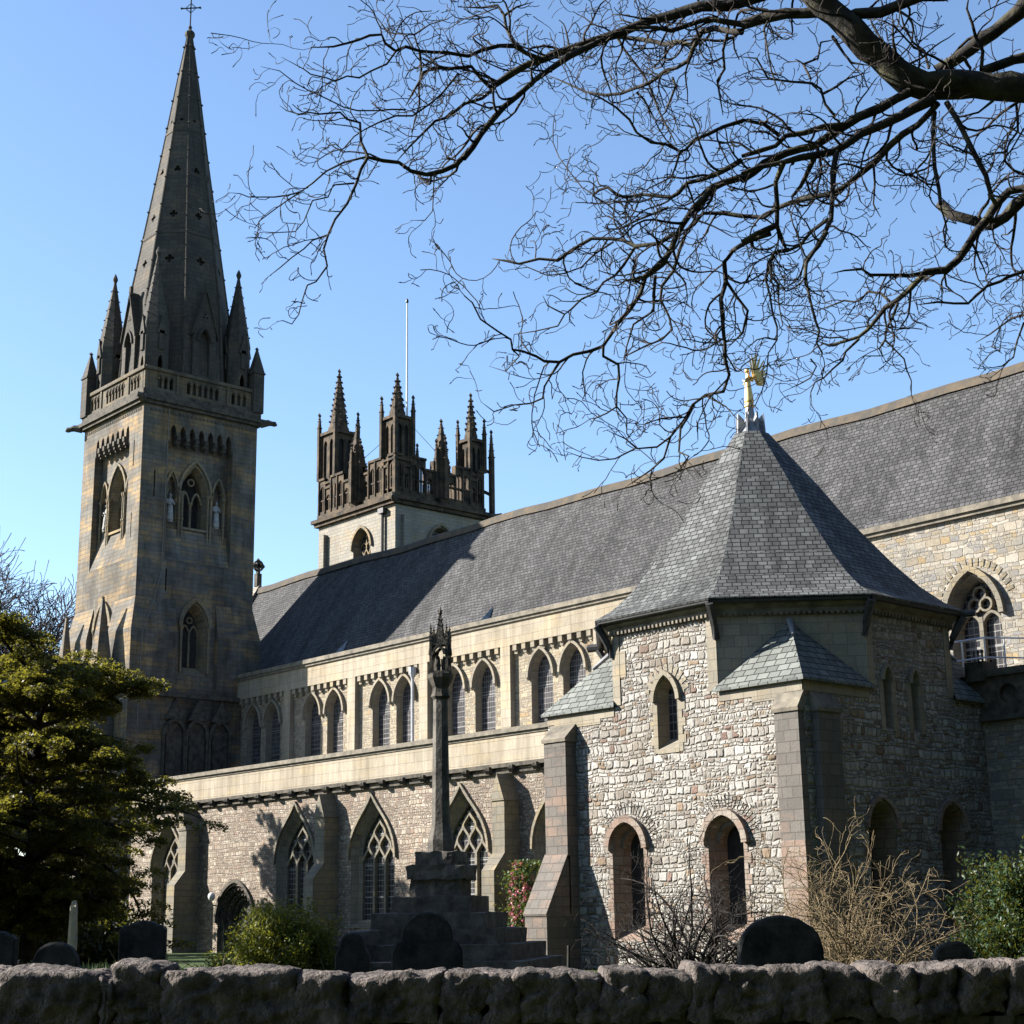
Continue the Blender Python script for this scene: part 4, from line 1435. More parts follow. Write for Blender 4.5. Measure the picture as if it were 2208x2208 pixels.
for y, loop in zip((37.85, 39.2), el):
    mb = MB()
    li = archloop(y, .10, 6.75, 8.0, 8.22, n=5)
    reveal(mb, HE, loop, 0, li, -.4, 0); fill(mb, HE, li, -.4, 1)
    strip(mb, HE, arch(y, .19, 7.95, 8.35, n=5), .1, -.05, .1, 0, 1)
    for s_ in (-1, 1): fbox(mb, HE, y + s_ * .29 - .1, y + s_ * .29 + .1, 6.5, 8.0, -.05, .02)
    mb.build("lancet_window", [M_DRESS, M_DARK], chap)
for y, loop in zip((37.15, 40.55), ew):
    mb = MB()
    li = archloop(y, .42, 1.2, 3.85, 4.3)
    reveal(mb, HE, loop, 0, li, -.7, 0); fill(mb, HE, li, -.7, 1)
    strip(mb, HE, arch(y, .66, 3.75, 4.58), .14, -.05, .1, 0, 1)
    mb.build("round_headed_window", [M_REDB, M_DARK], chap)


def chbutt(fr, u0, u1, foot, mats):
    mb = MB()
    P = fr.P
    if foot:
        p1, p2 = .45, 1.36
        fbox(mb, fr, u0, u1, 3.2, 6.85, -.15, p1, 1)
        fbox(mb, fr, u0, u1, 3.2 - 3.2, 1.6, -.15, p2, 0)
        fbox(mb, fr, u0, u1, 1.6, 3.2, -.15, .4, 0)
        # long weathered slope in slabs
        k = 7
        for i in range(k):
            za, zb = 1.6 + (3.32 - 1.6) * i / k, 1.6 + (3.32 - 1.6) * (i + 1) / k
            wa, wb = p2 + (p1 - p2) * i / k, p2 + (p1 - p2) * (i + 1) / k
            mb.add([P(u0 - .03, za, wa + .05), P(u1 + .03, za, wa + .05), P(u1 + .03, zb + .05, wb + .02), P(u0 - .03, zb + .05, wb + .02),
                    P(u0 - .03, za - .06, wa + .03), P(u1 + .03, za - .06, wa + .03)], [(0, 1, 2, 3), (0, 1, 5, 4)], 0)
        for u in (u0, u1):
            mb.add([P(u, 1.6, p2), P(u, 3.3, p1), P(u, 3.3, .35), P(u, 1.6, .35)], [(0, 1, 2, 3)], 0)
    else:
        p1 = .24
        fbox(mb, fr, u0, u1, 3.4, 6.9, -.15, p1, 0)
        fbox(mb, fr, u0, u1, 0, 3.4, -.15, p1 + .004, 1)
    zt = 6.85 if foot else 6.9
    mb.add([P(u0 - .05, zt, p1 + .07), P(u1 + .05, zt, p1 + .07), P(u1 + .05, zt + .50, -.02), P(u0 - .05, zt + .50, -.02), P(u0 - .05, zt - .1, p1 + .05), P(u1 + .05, zt - .1, p1 + .05), P(u1 + .05, zt - .1, -.02), P(u0 - .05, zt - .1, -.02)],
           [(0, 1, 2, 3), (0, 1, 5, 4), (1, 2, 6, 5), (0, 3, 7, 4)], 2)
    return mb.build("corner_buttress", mats, chap)


chbutt(HS, X0 + .27, X0 + 1.24, True, [M_BUTT, M_BUTT, M_COPING])
chbutt(HS, X1 - .84, X1 - .02, False, [M_BUTT, M_REDB, M_COPING])
chbutt(HE, Y0 + .3, Y0 + 1.25, False, [M_BUTT, M_BUTT, M_COPING])

# ----- choir aisle east of the chapter house ---------------------------------
EAY = 42.7
F2 = Fr((0, EAY, 0), (1, 0, 0), (0, -1, 0))
mb = MB()
cw = [archloop(x, .8, 1.5, 4.6, 6.0) for x in (-24.3, -20.2, -16.1)]
wall(mb, F2, rect(X1 - .3, XE, 0, 7.2), cw)
ca = mb.build("choir_aisle_wall", M_RUBG, CATH)
mb = MB()
qs = [[(x + .3 * math.cos(k * math.pi / 6), 7.85 + .3 * math.sin(k * math.pi / 6)) for k in range(12)] for x in np.arange(-25.7, XE - .6, .95)]
wall(mb, F2, rect(X1 - .3, XE, 7.2, 8.4), qs, w=.06)
for q in qs: reveal(mb, F2, q, .06, q, -.12); fill(mb, F2, q, -.12)
fbox(mb, F2, X1 - .3, XE, 8.4, 8.62, -.4, .2)
fbox(mb, F2, X1 - .3, XE, 7.06, 7.2, -.1, .25)
fbox(mb, F2, -27.0, -26.35, 8.3, 8.9, -.5, .25)
mb.build("parapet", M_SOOT, ca)
for loop, x in zip(cw, (-24.3, -20.2, -16.1)):
    mb = MB()
    li = archloop(x, .66, 1.6, 4.6, 5.85)
    reveal(mb, F2, loop, 0, li, -.5); fill(mb, F2, li, -.5, 1)
    strip(mb, F2, arch(x, .85, 4.5, 6.1), .14, -.05, .12, 0, 1)
    fbox(mb, F2, x - .06, x + .06, 1.6, 5.2, -.5, -.35)
    mb.build("pointed_window", [M_DRESS, M_GLASS2], ca)
mb = MB()
mb.add([(X1 - .3, EAY + .4, 8.3), (XE, EAY + .4, 8.3), (XE, CY + .1, 9.35), (X1 - .3, CY + .1, 9.35)], [(0, 1, 2, 3)])
mb.add([(-42.5, EAY - .4, 8.45), (X1 - .31, EAY - .4, 8.45), (X1 - .31, CY + .1, 9.36), (-42.5, CY + .1, 9.36)], [(0, 1, 2, 3)])
mb.build("lead_roof", M_LEAD, ca)
for x in (-22.3, -18.2, -14.1):
    mb = MB()
    fbox(mb, F2, x - .35, x + .35, 0, 5.6, -.1, .8)
    P = F2.P
    mb.add([P(x - .35, 5.6, .8), P(x + .35, 5.6, .8), P(x + .35, 6.6, 0), P(x - .35, 6.6, 0), P(x - .35, 5.6, 0), P(x + .35, 5.6, 0)], [(0, 1, 2, 3), (0, 3, 4), (1, 2, 5)])
    mb.build("aisle_buttress", M_BUTT, ca)

# ---------------------------------------------------------------- ground
def gz(x, y):
    """gentle rise of the churchyard towards the boundary wall"""
    d = math.hypot(x, y)
    return .45 * max(0, min(1, (46 - d) / 22)) + .05 * math.sin(x * .35) * math.sin(y * .31)


mb = MB()
rr_ = [0, 3, 6, 9, 12, 15, 18, 21, 24, 27, 30, 34, 38, 42, 47, 53, 60, 70, 85, 110, 160, 260, 500, 1200, 2600]
na = 72
vs = [(0, 0, gz(0, 0))]
for r in rr_[1:]:
    for k in range(na):
        a = 2 * math.pi * k / na
        x, y = r * math.cos(a), r * math.sin(a)
        vs.append((x, y, gz(x, y) if r < 100 else 0))
fs = [(0, 1 + k, 1 + (k + 1) % na) for k in range(na)]
for j in range(len(rr_) - 2):
    b_ = 1 + j * na
    fs += [(b_ + k, b_ + na + k, b_ + na + (k + 1) % na, b_ + (k + 1) % na) for k in range(na)]
mb.add(vs, fs)
tag(mb.build("ground", M_GRASS, None, smooth=True, uv=False), kind="structure")


# fast builder for many leaves
def leaf_mesh(name, mat, C, N, S, parent, asp=1.8, loc=(0, 0, 0), seed=0, fold=True):
    """C centres (n,3), N normals, S sizes; each leaf a bent quad of its own"""
    rs = np.random.RandomState(seed)
    n = len(C)
    N = N / np.linalg.norm(N, axis=1)[:, None]
    A = rs.normal(size=(n, 3)); A -= (A * N).sum(1)[:, None] * N
    A /= np.linalg.norm(A, axis=1)[:, None]
    B = np.cross(N, A)
    L = (S * asp / 2)[:, None]; W = (S / 2)[:, None]
    V = np.empty((n, 4, 3))
    V[:, 0] = C - A * L; V[:, 1] = C + B * W + N * W * .35; V[:, 2] = C + A * L; V[:, 3] = C - B * W + N * W * .35
    me = bpy.data.meshes.new(name)
    me.vertices.add(n * 4); me.loops.add(n * 4); me.polygons.add(n)
    me.vertices.foreach_set("co", (V - np.array(loc)).ravel())
    me.loops.foreach_set("vertex_index", np.arange(n * 4))
    me.polygons.foreach_set("loop_start", np.arange(n) * 4)
    me.polygons.foreach_set("loop_total", np.full(n, 4))
    me.update(calc_edges=True)
    me.materials.append(mat)
    o = bpy.data.objects.new(name, me)
    COL.objects.link(o)
    o.parent = parent
    return o


def tubes_mesh(name, mat, paths, nside, parent, loc=(0, 0, 0), smooth=True):
    """paths: list of (points (k,3) array, radii (k,))"""
    VV = []; FF = []; base = 0
    ang = np.arange(nside) * 2 * np.pi / nside
    ca_, sa_ = np.cos(ang), np.sin(ang)
    for P, Rd in paths:
        P = np.asarray(P, float); Rd = np.asarray(Rd, float)
        k = len(P)
        if k < 2: continue
        T = np.gradient(P, axis=0)
        T /= np.linalg.norm(T, axis=1)[:, None] + 1e-12
        d = P[-1] - P[0]
        ref = np.array([0.31, .17, 1.0]) if abs(d[2]) < .8 * np.linalg.norm(d) else np.array([1.0, .3, 0.1])
        A = np.cross(T, ref); A /= np.linalg.norm(A, axis=1)[:, None] + 1e-12
        B = np.cross(T, A)
        V = P[:, None, :] + (A[:, None, :] * ca_[None, :, None] + B[:, None, :] * sa_[None, :, None]) * Rd[:, None, None]
        VV.append(V.reshape(-1, 3))
        idx = np.arange(k * nside).reshape(k, nside) + base
        q = np.stack([idx[:-1], np.roll(idx[:-1], -1, 1), np.roll(idx[1:], -1, 1), idx[1:]], -1).reshape(-1, 4)
        FF.append(q)
        base += k * nside
    V = np.concatenate(VV) - np.array(loc); F = np.concatenate(FF)
    me = bpy.data.meshes.new(name)
    me.vertices.add(len(V)); me.loops.add(len(F) * 4); me.polygons.add(len(F))
    me.vertices.foreach_set("co", V.ravel())
    me.loops.foreach_set("vertex_index", F.ravel())
    me.polygons.foreach_set("loop_start", np.arange(len(F)) * 4)
    me.polygons.foreach_set("loop_total", np.full(len(F), 4))
    me.polygons.foreach_set("use_smooth", np.full(len(F), smooth))
    me.update(calc_edges=True)
    me.materials.append(mat)
    o = bpy.data.objects.new(name, me)
    COL.objects.link(o)
    o.parent = parent
    return o


RS = np.random.RandomState(11)


def wander(p, d, L, k, wig, grav=0.0, rs=RS, up_end=0.0):
    """a wiggly path of k segments from p along d"""
    P = [np.array(p, float)]
    d = np.array(d, float); d /= np.linalg.norm(d)
    st = L / k
    av = rs.normal(size=3) * wig * .4
    for i in range(k):
        av = av * .55 + rs.normal(size=3) * wig * .62
        d = d + av
        d[2] += grav + up_end * (i / k)
        d /= np.linalg.norm(d)
        P.append(P[-1] + d * st)
    return np.array(P), d


def sprout(paths, P, Rd, spacing, Lr, rr, depth, wig=.3, spread=1.0, grav=0., up_end=.08, start=.0, rs=RS, kseg=5, bud=None):
    """side twigs along a path, recursively; depth 0 stops"""
    seg = np.linalg.norm(np.diff(P, axis=0), axis=1)
    cum = np.concatenate([[0], np.cumsum(seg)])
    tot = cum[-1]
    s_ = spacing * (.4 + rs.rand()) + start * tot
    while s_ < tot:
        i = min(len(seg) - 1, np.searchsorted(cum, s_) - 1)
        f = (s_ - cum[i]) / max(seg[i], 1e-9)
        q = P[i] * (1 - f) + P[i + 1] * f
        r = Rd[i] * (1 - f) + Rd[i + 1] * f
        t_ = (P[i + 1] - P[i]) / max(seg[i], 1e-9)
        side = rs.normal(size=3); side -= side.dot(t_) * t_; side /= np.linalg.norm(side)
        d = t_ * (.7 + .6 * rs.rand()) + side * spread
        L = (Lr[0] + (Lr[1] - Lr[0]) * rs.rand() ** 1.3)
        if r > .05: L *= 1.25
        r0 = min(r * .62, rr[0])
        Q, dd = wander(q, d, L, kseg, wig, grav, rs, up_end)
        RR = np.linspace(r0, rr[1], len(Q))
        paths.append((Q, RR))
        if depth > 1:
            sprout(paths, Q, RR, spacing * .72, (Lr[0] * .45, Lr[1] * .52), (r0 * .62, rr[1] * .92), depth - 1, wig * 1.1, spread, grav, up_end, .12, rs, max(3, kseg - 1), bud)
        elif bud is not None and rs.rand() < .7:
            bud.append((np.array([Q[-1], Q[-1] + dd * .018, Q[-1] + dd * .042]), np.array([.002, .0062, .001])))
        s_ += spacing * (.5 + rs.rand())


# ---------------------------------------------------------------- boundary wall
fwh = Vector((fw.x, fw.y, 0)).normalized()
WD = 10.3
wl = thing("boundary_wall", tuple(Vector((fwh * WD).to_tuple())), "rough stone churchyard wall with big boulder copings across the foreground", "wall")
wl["label"] = "rough stone churchyard wall with big boulder copings across the foreground"
mb = MB()
wc = fwh * WD
hl = 13.0
th = .24
# body: a sheet grid with worn faces
for side in (-1, 1):
    nu, nv = 180, 10
    vs = []
    for i in range(nu + 1):
        for j in range(nv + 1):
            u = -hl + 2 * hl * i / nu; z = .2 + .76 * j / nv
            nz_ = noise.noise(Vector((u * 3.1, z * 4.5, side * 7))) * .045
            p = wc + rt * u + fwh * (side * (th - .03 + nz_))
            vs.append((p.x, p.y, z + (0 if j else -.3)))
    mb.add(vs, [(i * (nv + 1) + j, (i + 1) * (nv + 1) + j, (i + 1) * (nv + 1) + j + 1, i * (nv + 1) + j + 1) for i in range(nu) for j in range(nv)])
mb.build("wall_body", M_ROCKD, wl)
# coping stones: sizes follow the photo through the view, irregular beyond it
edges_px = [-40, 70, 285, 310, 415, 672, 768, 950, 1035, 1098, 1210, 1275, 1345, 1437, 1480, 1600, 1690, 1790, 1880, 1960, 2060, 2130, 2240]
tops_px = [2072, 2078, 2090, 2062, 2076, 2084, 2083, 2078, 2080, 2076, 2080, 2074, 2078, 2066, 2072, 2070, 2066, 2068, 2064, 2062, 2060, 2056]
spans = []
for (xa, xb), ty in zip(zip(edges_px, edges_px[1:]), tops_px):
    ua = (xa - 1104) / 3404.5 * WD * 1.035; ub = (xb - 1104) / 3404.5 * WD * 1.035
    hor = 1971.9 - (0.5 * (xa + xb) - 1104) * .01505
    spans.append((ua, ub, 1.6 - (ty - hor) / 3404.5 * WD * 1.035))
rg = random.Random(3)
u = spans[-1][1]
while u < hl:
    w_ = rg.uniform(.25, .8); spans.append((u, u + w_, 1.27 + rg.uniform(-.04, .05))); u += w_
u = spans[0][0]
while u > -hl:
    w_ = rg.uniform(.25, .8); spans.append((u - w_, u, 1.27 + rg.uniform(-.04, .05))); u -= w_
rg = random.Random(9)
for si, (ua, ub, zt) in enumerate(spans):
    W_, H_, D_ = (ub - ua), zt - .93, th * 2 + .10
    nx = max(8, int(W_ / .02)); ny = 20; nzc = 18
    mbs = MB()
    lean = rg.uniform(-.12, .12)
    sk = rg.uniform(-.09, .09)
    sq = rg.uniform(6.0, 14.0)
    vs = []; idx = {}
    off = Vector((si * 7.3, si * 3.1, 0))

    def put(a, b_, c_):
        # a,b,c in -1..1 on the cube -> rounded, battered boulder
        k = (abs(a) ** sq + abs(b_) ** sq + abs(c_) ** sq) ** (1 / sq)
        p = Vector((a / k, b_ / k, c_ / k))
        q = Vector((p.x * (W_ / 2 + .022), p.y * D_ / 2, p.z * H_ / 2))
        q.x += lean * (p.z) * .10 + .02 * math.sin(q.z * 9 + si)
        q.z += sk * p.x * .25 * (1 if p.z > 0 else .3)
        nn = Vector((p.x / W_, p.y / D_, p.z / H_)).normalized()
        f1 = noise.voronoi(q * 4.2 + off)[0]
        f3 = noise.voronoi(q * 11 + off)[0]
        s0 = noise.noise(q * 2.4 + off) * .045 + (.42 - f1[0]) * .045 + (.5 - abs(noise.noise(q * 7 + off)) * 2) * .022 + (.4 - f3[0]) * .026 + noise.noise(q * 20 + off) * .016 + noise.noise(q * 44 + off) * .010 + noise.noise(q * 90 + off) * .005
        cr_ = noise.noise(Vector((q.x * 4, q.y * 2, q.z * 13)) + off)
        s0 -= max(0, cr_ - .28) * .11
        q += nn * s0 * (.55 if p.z > .75 else 1.0)
        w = wc + rt * ((ua + ub) / 2 + q.x) + fwh * q.y
        return (w.x, w.y, .93 + H_ / 2 + q.z)

    def face(fn, n1, n2):
        b0 = len(vs)
        for i in range(n1 + 1):
            for j in range(n2 + 1):
                vs.append(put(*fn(-1 + 2 * i / n1, -1 + 2 * j / n2)))
        return [(b0 + i * (n2 + 1) + j, b0 + (i + 1) * (n2 + 1) + j, b0 + (i + 1) * (n2 + 1) + j + 1, b0 + i * (n2 + 1) + j + 1) for i in range(n1) for j in range(n2)]

    vis = -4.5 < (ua + ub) / 2 < 4.5
    if not vis: nx, ny, nzc = max(5, nx // 3), 5, 5
    fs = face(lambda a, b_: (a, -1, b_), nx, nzc) + face(lambda a, b_: (a, b_, 1), nx, ny) + face(lambda a, b_: (a, 1, b_), nx, nzc)
    fs += face(lambda a, b_: (-1, a, b_), ny, nzc) + face(lambda a, b_: (1, a, b_), ny, nzc)
    mbs.add(vs, fs)
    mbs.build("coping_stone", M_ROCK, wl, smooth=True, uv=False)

# ---------------------------------------------------------------- churchyard cross
KX, KY = -24.93, 20.08
kz = .45
cross = thing("churchyard_cross", (KX, KY, kz), "tall weathered stone cross shaft with a carved lantern head on stepped base", "churchyard cross")
CR_ROT = math.radians(37)


def krot(mb):
    c, s_ = math.cos(CR_ROT), math.sin(CR_ROT)
    mb.v = [(KX + (x - KX) * c - (y - KY) * s_, KY + (x - KX) * s_ + (y - KY) * c, z) for x, y, z in mb.v]
    return mb


def rough(mb, amp, sc_=3.0, sub=3):
    """break up the straight edges of a block"""
    mb.v = [tuple(Vector(p) + Vector((noise.noise(Vector(p) * sc_), noise.noise(Vector(p) * sc_ + Vector((9, 0, 0))), noise.noise(Vector(p) * sc_ + Vector((0, 9, 0))))) * amp) for p in mb.v]
    return mb


def blockgrid(mb, x0, x1, y0, y1, z0, z1, n=8, nz=3, m=0):
    def g(o, a, b_, na_, nb):
        vs = [tuple(Vector(o) + Vector(a) * i / na_ + Vector(b_) * j / nb) for i in range(na_ + 1) for j in range(nb + 1)]
        mb.add(vs, [(i * (nb + 1) + j, (i + 1) * (nb + 1) + j, (i + 1) * (nb + 1) + j + 1, i * (nb + 1) + j + 1) for i in range(na_) for j in range(nb)], m)
    dx, dy, dz = (x1 - x0, 0, 0), (0, y1 - y0, 0), (0, 0, z1 - z0)
    g((x0, y0, z0), dx, dz, n, nz); g((x0, y1, z0), dx, dz, n, nz)
    g((x0, y0, z0), dy, dz, n, nz); g((x1, y0, z0), dy, dz, n, nz)
    g((x0, y0, z1), dx, dy, n, n)


for i, (h, zt) in enumerate(((2.08, .78), (1.75, 1.07), (1.42, 1.35), (1.10, 1.65), (.78, 1.96))):
    mb = MB()
    zb = zt - (.32 if i else .75)
    blockgrid(mb, KX - h, KX + h, KY - h, KY + h, zb, zt, 12, 3)
    rough(mb, .03, 2.6)
    krot(mb).build("step", M_CROSSST, cross, uv=False)
mb = MB()
blockgrid(mb, KX - .50, KX + .50, KY - .50, KY + .50, 1.95, 2.55, 8, 5)
blockgrid(mb, KX - .57, KX + .57, KY - .57, KY + .57, 2.28, 2.55, 8, 3)
blockgrid(mb, KX - .43, KX + .43, KY - .43, KY + .43, 2.54, 2.82, 8, 3)
rough(mb, .05, 5.0)
krot(mb).build("socket_block", M_CROSSST, cross, uv=False)
mb = MB()
mb.lathe((KX, KY), [(.27, 2.80), (.265, 3.05), (.19, 3.35), (.185, 3.4), (.145, 5.85)], 8, 0)
krot(mb).build("shaft", M_CROSSST, cross, uv=False)
mb = MB()
mb.lathe((KX, KY), [(.145, 5.84), (.2, 5.9), (.17, 5.98), (.16, 6.08), (.22, 6.2), (.26, 6.28), (.26, 6.36)], 8, 0)
mb.box(KX - .21, KX + .21, KY - .15, KY + .15, 6.35, 6.42)
for sx in (-1, 1):
    for sy in (-1, 1):
        x, y = KX + sx * .165, KY + sy * .125
        mb.box(x - .028, x + .028, y - .028, y + .028, 6.42, 7.05)
        mb.taper((x, y), .035, 7.05, .006, 7.38)
        crockets(mb, (x, y), ((.035, 7.05), (.006, 7.38)), 4, .08, .02)
for fr in (Fr((KX, KY - .15, 0), (1, 0, 0), (0, -1, 0)), Fr((KX, KY + .15, 0), (1, 0, 0), (0, 1, 0))):
    mb.prism([fr.P(-.18, 6.95, 0), fr.P(.18, 6.95, 0), fr.P(0, 7.3, 0)], fr.w * -.06)
    strip(mb, fr, arch(0, .12, 6.75, 6.92), .05, -.04, .02)
for fr in (Fr((KX - .2, KY, 0), (0, 1, 0), (-1, 0, 0)), Fr((KX + .2, KY, 0), (0, 1, 0), (1, 0, 0))):
    mb.prism([fr.P(-.14, 6.95, 0), fr.P(.14, 6.95, 0), fr.P(0, 7.25, 0)], fr.w * -.06)
    strip(mb, fr, arch(0, .09, 6.75, 6.92), .05, -.04, .02)
mb.taper((KX, KY), .10, 6.95, .015, 7.62)
crockets(mb, (KX, KY), ((.10, 6.95), (.02, 7.6)), 4, .1, .03)
mb.lathe((KX, KY), [(.02, 7.58), (.05, 7.62), (.015, 7.7), (.005, 7.78)], 6)
mb.box(KX - .05, KX + .05, KY - .015, KY + .015, 7.66, 7.69)
# little carved group inside the lantern
mb.lathe((KX - .05, KY - .03), [(.06, 6.42), (.065, 6.55), (.05, 6.7), (.02, 6.75), (.035, 6.79), (.03, 6.85), (.0, 6.87)], 7)
mb.lathe((KX + .07, KY + .02), [(.05, 6.42), (.055, 6.5), (.04, 6.62), (.02, 6.66), (.03, 6.7), (.0, 6.76)], 7)
krot(mb).build("lantern_head", M_SOOT, cross, uv=False)


# ---------------------------------------------------------------- gravestones
def gravestone(x, y, z0, w, h, t_, kind, label, rz=None, name="gravestone", mat=None, tilt=0.0):
    ox, oy = x, y
    if rz is None: rz = math.atan2(-rt.y, -rt.x) + math.pi
    if kind == 'square':
        L = rect(-w / 2, w / 2, -.3, h * .93)
        L = L[:2] + [(w / 2, h * .9), (w / 2 - .06, h * .95)] + [(w * .3 * math.cos(a), h * .95 + .05 * math.sin(a)) for a in [i * math.pi / 6 for i in range(7)]] + [(-w / 2 + .06, h * .95), (-w / 2, h * .9)]
    elif kind == 'round':
        r = w / 2
        L = [(-r, -.3), (r, -.3)] + [(r * math.cos(a), h - r * .8 + r * .8 * math.sin(a)) for a in [i * math.pi / 14 for i in range(15)]]
    else:
        r = w * .37; sh = h - r - .04
        L = [(-w / 2, -.3), (w / 2, -.3), (w / 2, sh - .1), (w / 2 - .05, sh)] + [(r * math.cos(a), sh + .02 + r * math.sin(a)) for a in [i * math.pi / 14 for i in range(15)]] + [(-w / 2 + .05, sh), (-w / 2, sh - .1)]
    c, s_ = math.cos(rz), math.sin(rz)
    o = Vector((ox, oy, z0))
    fr = Fr(o, (c, s_, 0), (s_, -c, 0), (-s_ * tilt, c * tilt, 1))
    mb = MB()
    n = len(L)
    L2 = [(p[0] * .95, p[1] - .02 if p[1] > 0 else p[1]) for p in L]
    for A, wa, Bq, wb in ((L, -t_ / 2, L, t_ / 2 - .02), (L, t_ / 2 - .02, L2, t_ / 2)):
        reveal(mb, fr, A, wa, Bq, wb)
    wall(mb, fr, L2, [], 0, t_ / 2); wall(mb, fr, L, [], 0, -t_ / 2)
    rough(mb, .012, 9)
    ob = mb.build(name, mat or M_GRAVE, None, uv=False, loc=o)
    tag(ob, label, "gravestone", "gravestones in the churchyard")
    return ob


def gpx(x, y, D): return at(x, y, D)


def gs(xa, xb, ytop, D, kind, label, **k):
    p = at((xa + xb) / 2, ytop, D)
    z0 = gz(p.x, p.y)
    w = (xb - xa) / 3404.5 * D * 1.035
    return gravestone(p.x, p.y, z0, w, p.z - z0, .14, kind, label, **k)


gs(-60, 32, 2005, 20, 'square', "grey gravestone cut by the left edge of the picture")
gs(62, 184, 2027, 17, 'shoulder', "low dark round headed gravestone with shoulders on the sunny grass")
gs(265, 355, 1984, 21, 'square', "tall dark square headed gravestone beside the pile of cut twigs")
gs(727, 795, 2006, 19, 'shoulder', "small dark gravestone between the green bush and the cross steps")
gs(850, 992, 1962, 18, 'shoulder', "large dark shouldered gravestone standing before the cross steps")
gs(1595, 1762, 1974, 17, 'round', "broad black half round gravestone in front of the pink buttress")
gs(2015, 2092, 2030, 17, 'round', "small black round gravestone peeping over the wall beside the conifer")
p = at(155, 2043, 40)
mb = MB()
h = 2.06 - gz(p.x, p.y)
prof_ = [(.16, -.2), (.17, .3), (.14, .7), (.125, 1.0), (.115, h - .12), (.06, h)]
mb.lathe((p.x, p.y), [(r, gz(p.x, p.y) + z) for r, z in prof_], 6, 0, .4, 1.2, .6)
rough(mb, .05, 4)
tag(mb.build("standing_stone", M_OBEL, None, uv=False, loc=(p.x, p.y, gz(p.x, p.y))), "slender pale sunlit upright stone on the grass under the evergreen", "standing stone")
# leaning stake
p = at(1225, 2060, 22)
mb = MB()
d = CR * .085 + Vector((0, 0, .35))
mb.tube([Vector((p.x, p.y, .3)) - d * .3, Vector((p.x, p.y, 1.15)) + d * .1], .022, 5)
tag(mb.build("wooden_stake", M_GRAVE, None, uv=False, loc=(p.x, p.y, .3)), "thin leaning dark stake by the foot of the sloping buttress", "stake")
# globe lamp beside the doorway
lp = Vector((-69.55, AY - .42, 2.66))
lamp = thing("wall_lamp", lp, "white globe lamp on the wall beside the round arched doorway", "lamp")
mb = MB()
mb.lathe((lp.x, lp.y), [(.02, lp.z - .2), (.12, lp.z - .16), (.18, lp.z - .04), (.185, lp.z + .05), (.14, lp.z + .15), (.04, lp.z + .2)], 12)
mb.build("globe", M_WHITEPOLE, lamp, smooth=True, uv=False)
mb = MB()
mb.tube([lp + Vector((0, 0, -.26)), lp + Vector((0, .1, -.42)), lp + Vector((0, .44, -.42))], .03, 6)
mb.build("bracket", M_GUTTER, lamp, uv=False)


# ---------------------------------------------------------------- statues
def figure(mb, o, h, face, slim=1.0):
    """a robed standing figure; o = base, face = horizontal facing direction"""
    f = Vector((face[0], face[1], 0)).normalized(); s_ = Vector((-f.y, f.x, 0))
    k = h / 1.75; kw_ = slim * k
    rings = [(.0, .26, .25, 0), (.1, .27, .26, 0), (.35, .25, .23, 0), (.6, .22, .20, .01), (.85, .21, .17, .02), (1.0, .185, .145, .01), (1.15, .20, .14, 0), (1.3, .225, .13, -.01), (1.40, .17, .11, 0), (1.45, .07, .07, 0),
             (1.50, .065, .075, .015), (1.56, .09, .105, .02), (1.64, .095, .115, .015), (1.71, .075, .09, .0), (1.75, .02, .03, 0)]
    n = 12
    vs = []
    for z, a, b_, dy in rings:
        for i in range(n):
            an = 2 * math.pi * i / n
            fold = 1 + (.09 * math.cos(an * 5) if z < 1.0 else 0)
            vs.append(o + (s_ * (a * fold * math.cos(an)) + f * (b_ * fold * math.sin(an) + dy)) * (kw_ if z < 1.45 else k) + Vector((0, 0, z)) * k)
    fs = [(j * n + i, j * n + (i + 1) % n, (j + 1) * n + (i + 1) % n, (j + 1) * n + i) for j in range(len(rings) - 1) for i in range(n)]
    mb.add(vs, fs + [tuple(range(n))[::-1]])
    nose = o + (f * .135 + Vector((0, 0, 1.6))) * k
    mb.ball(nose, .022 * k)
    for sg, h1, h2 in ((1, (.2, 1.02, .18), (.06, 1.12, .26)), (-1, (-.24, 1.05, .12), (-.10, .98, .22))):
        P = lambda q: o + (s_ * q[0] * slim + f * q[2] * slim + Vector((0, 0, q[1]))) * k
        mb.tube([P((sg * .19, 1.34, 0)), P((sg * .25, 1.18, .02)), P(h1), P(h2)], [.075 * k, .065 * k, .055 * k, .04 * k], 7)
        mb.ball(P(h2), .05 * k)
    return f, s_, k


for sname, fr, c, nm in ((-1, FS, (TX0 + TX1) / 2, "south"), (1, FE, (TY0 + TY1) / 2, "east")):
    for dx in (-1.55, 1.55):
        p = fr.P(c + dx, 24.25, -RD - .10)
        mb = MB()
        figure(mb, p, 1.62, fr.w)
        mb.lathe((p.x, p.y), [(.2, p.z - .12), (.22, p.z + .02)], 8)
        o_ = mb.build("niche_statue", M_WHITEST, None, smooth=True, uv=False, loc=p)
        side = {("south", -1.55): "left of the sunlit belfry opening", ("south", 1.55): "right of the sunlit belfry opening",
                ("east", -1.55): "left of the shaded belfry opening", ("east", 1.55): "right of the shaded belfry opening"}[(nm, dx)]
        tag(o_, "white robed stone figure in the niche " + side, "statue", "statues in the belfry niches")

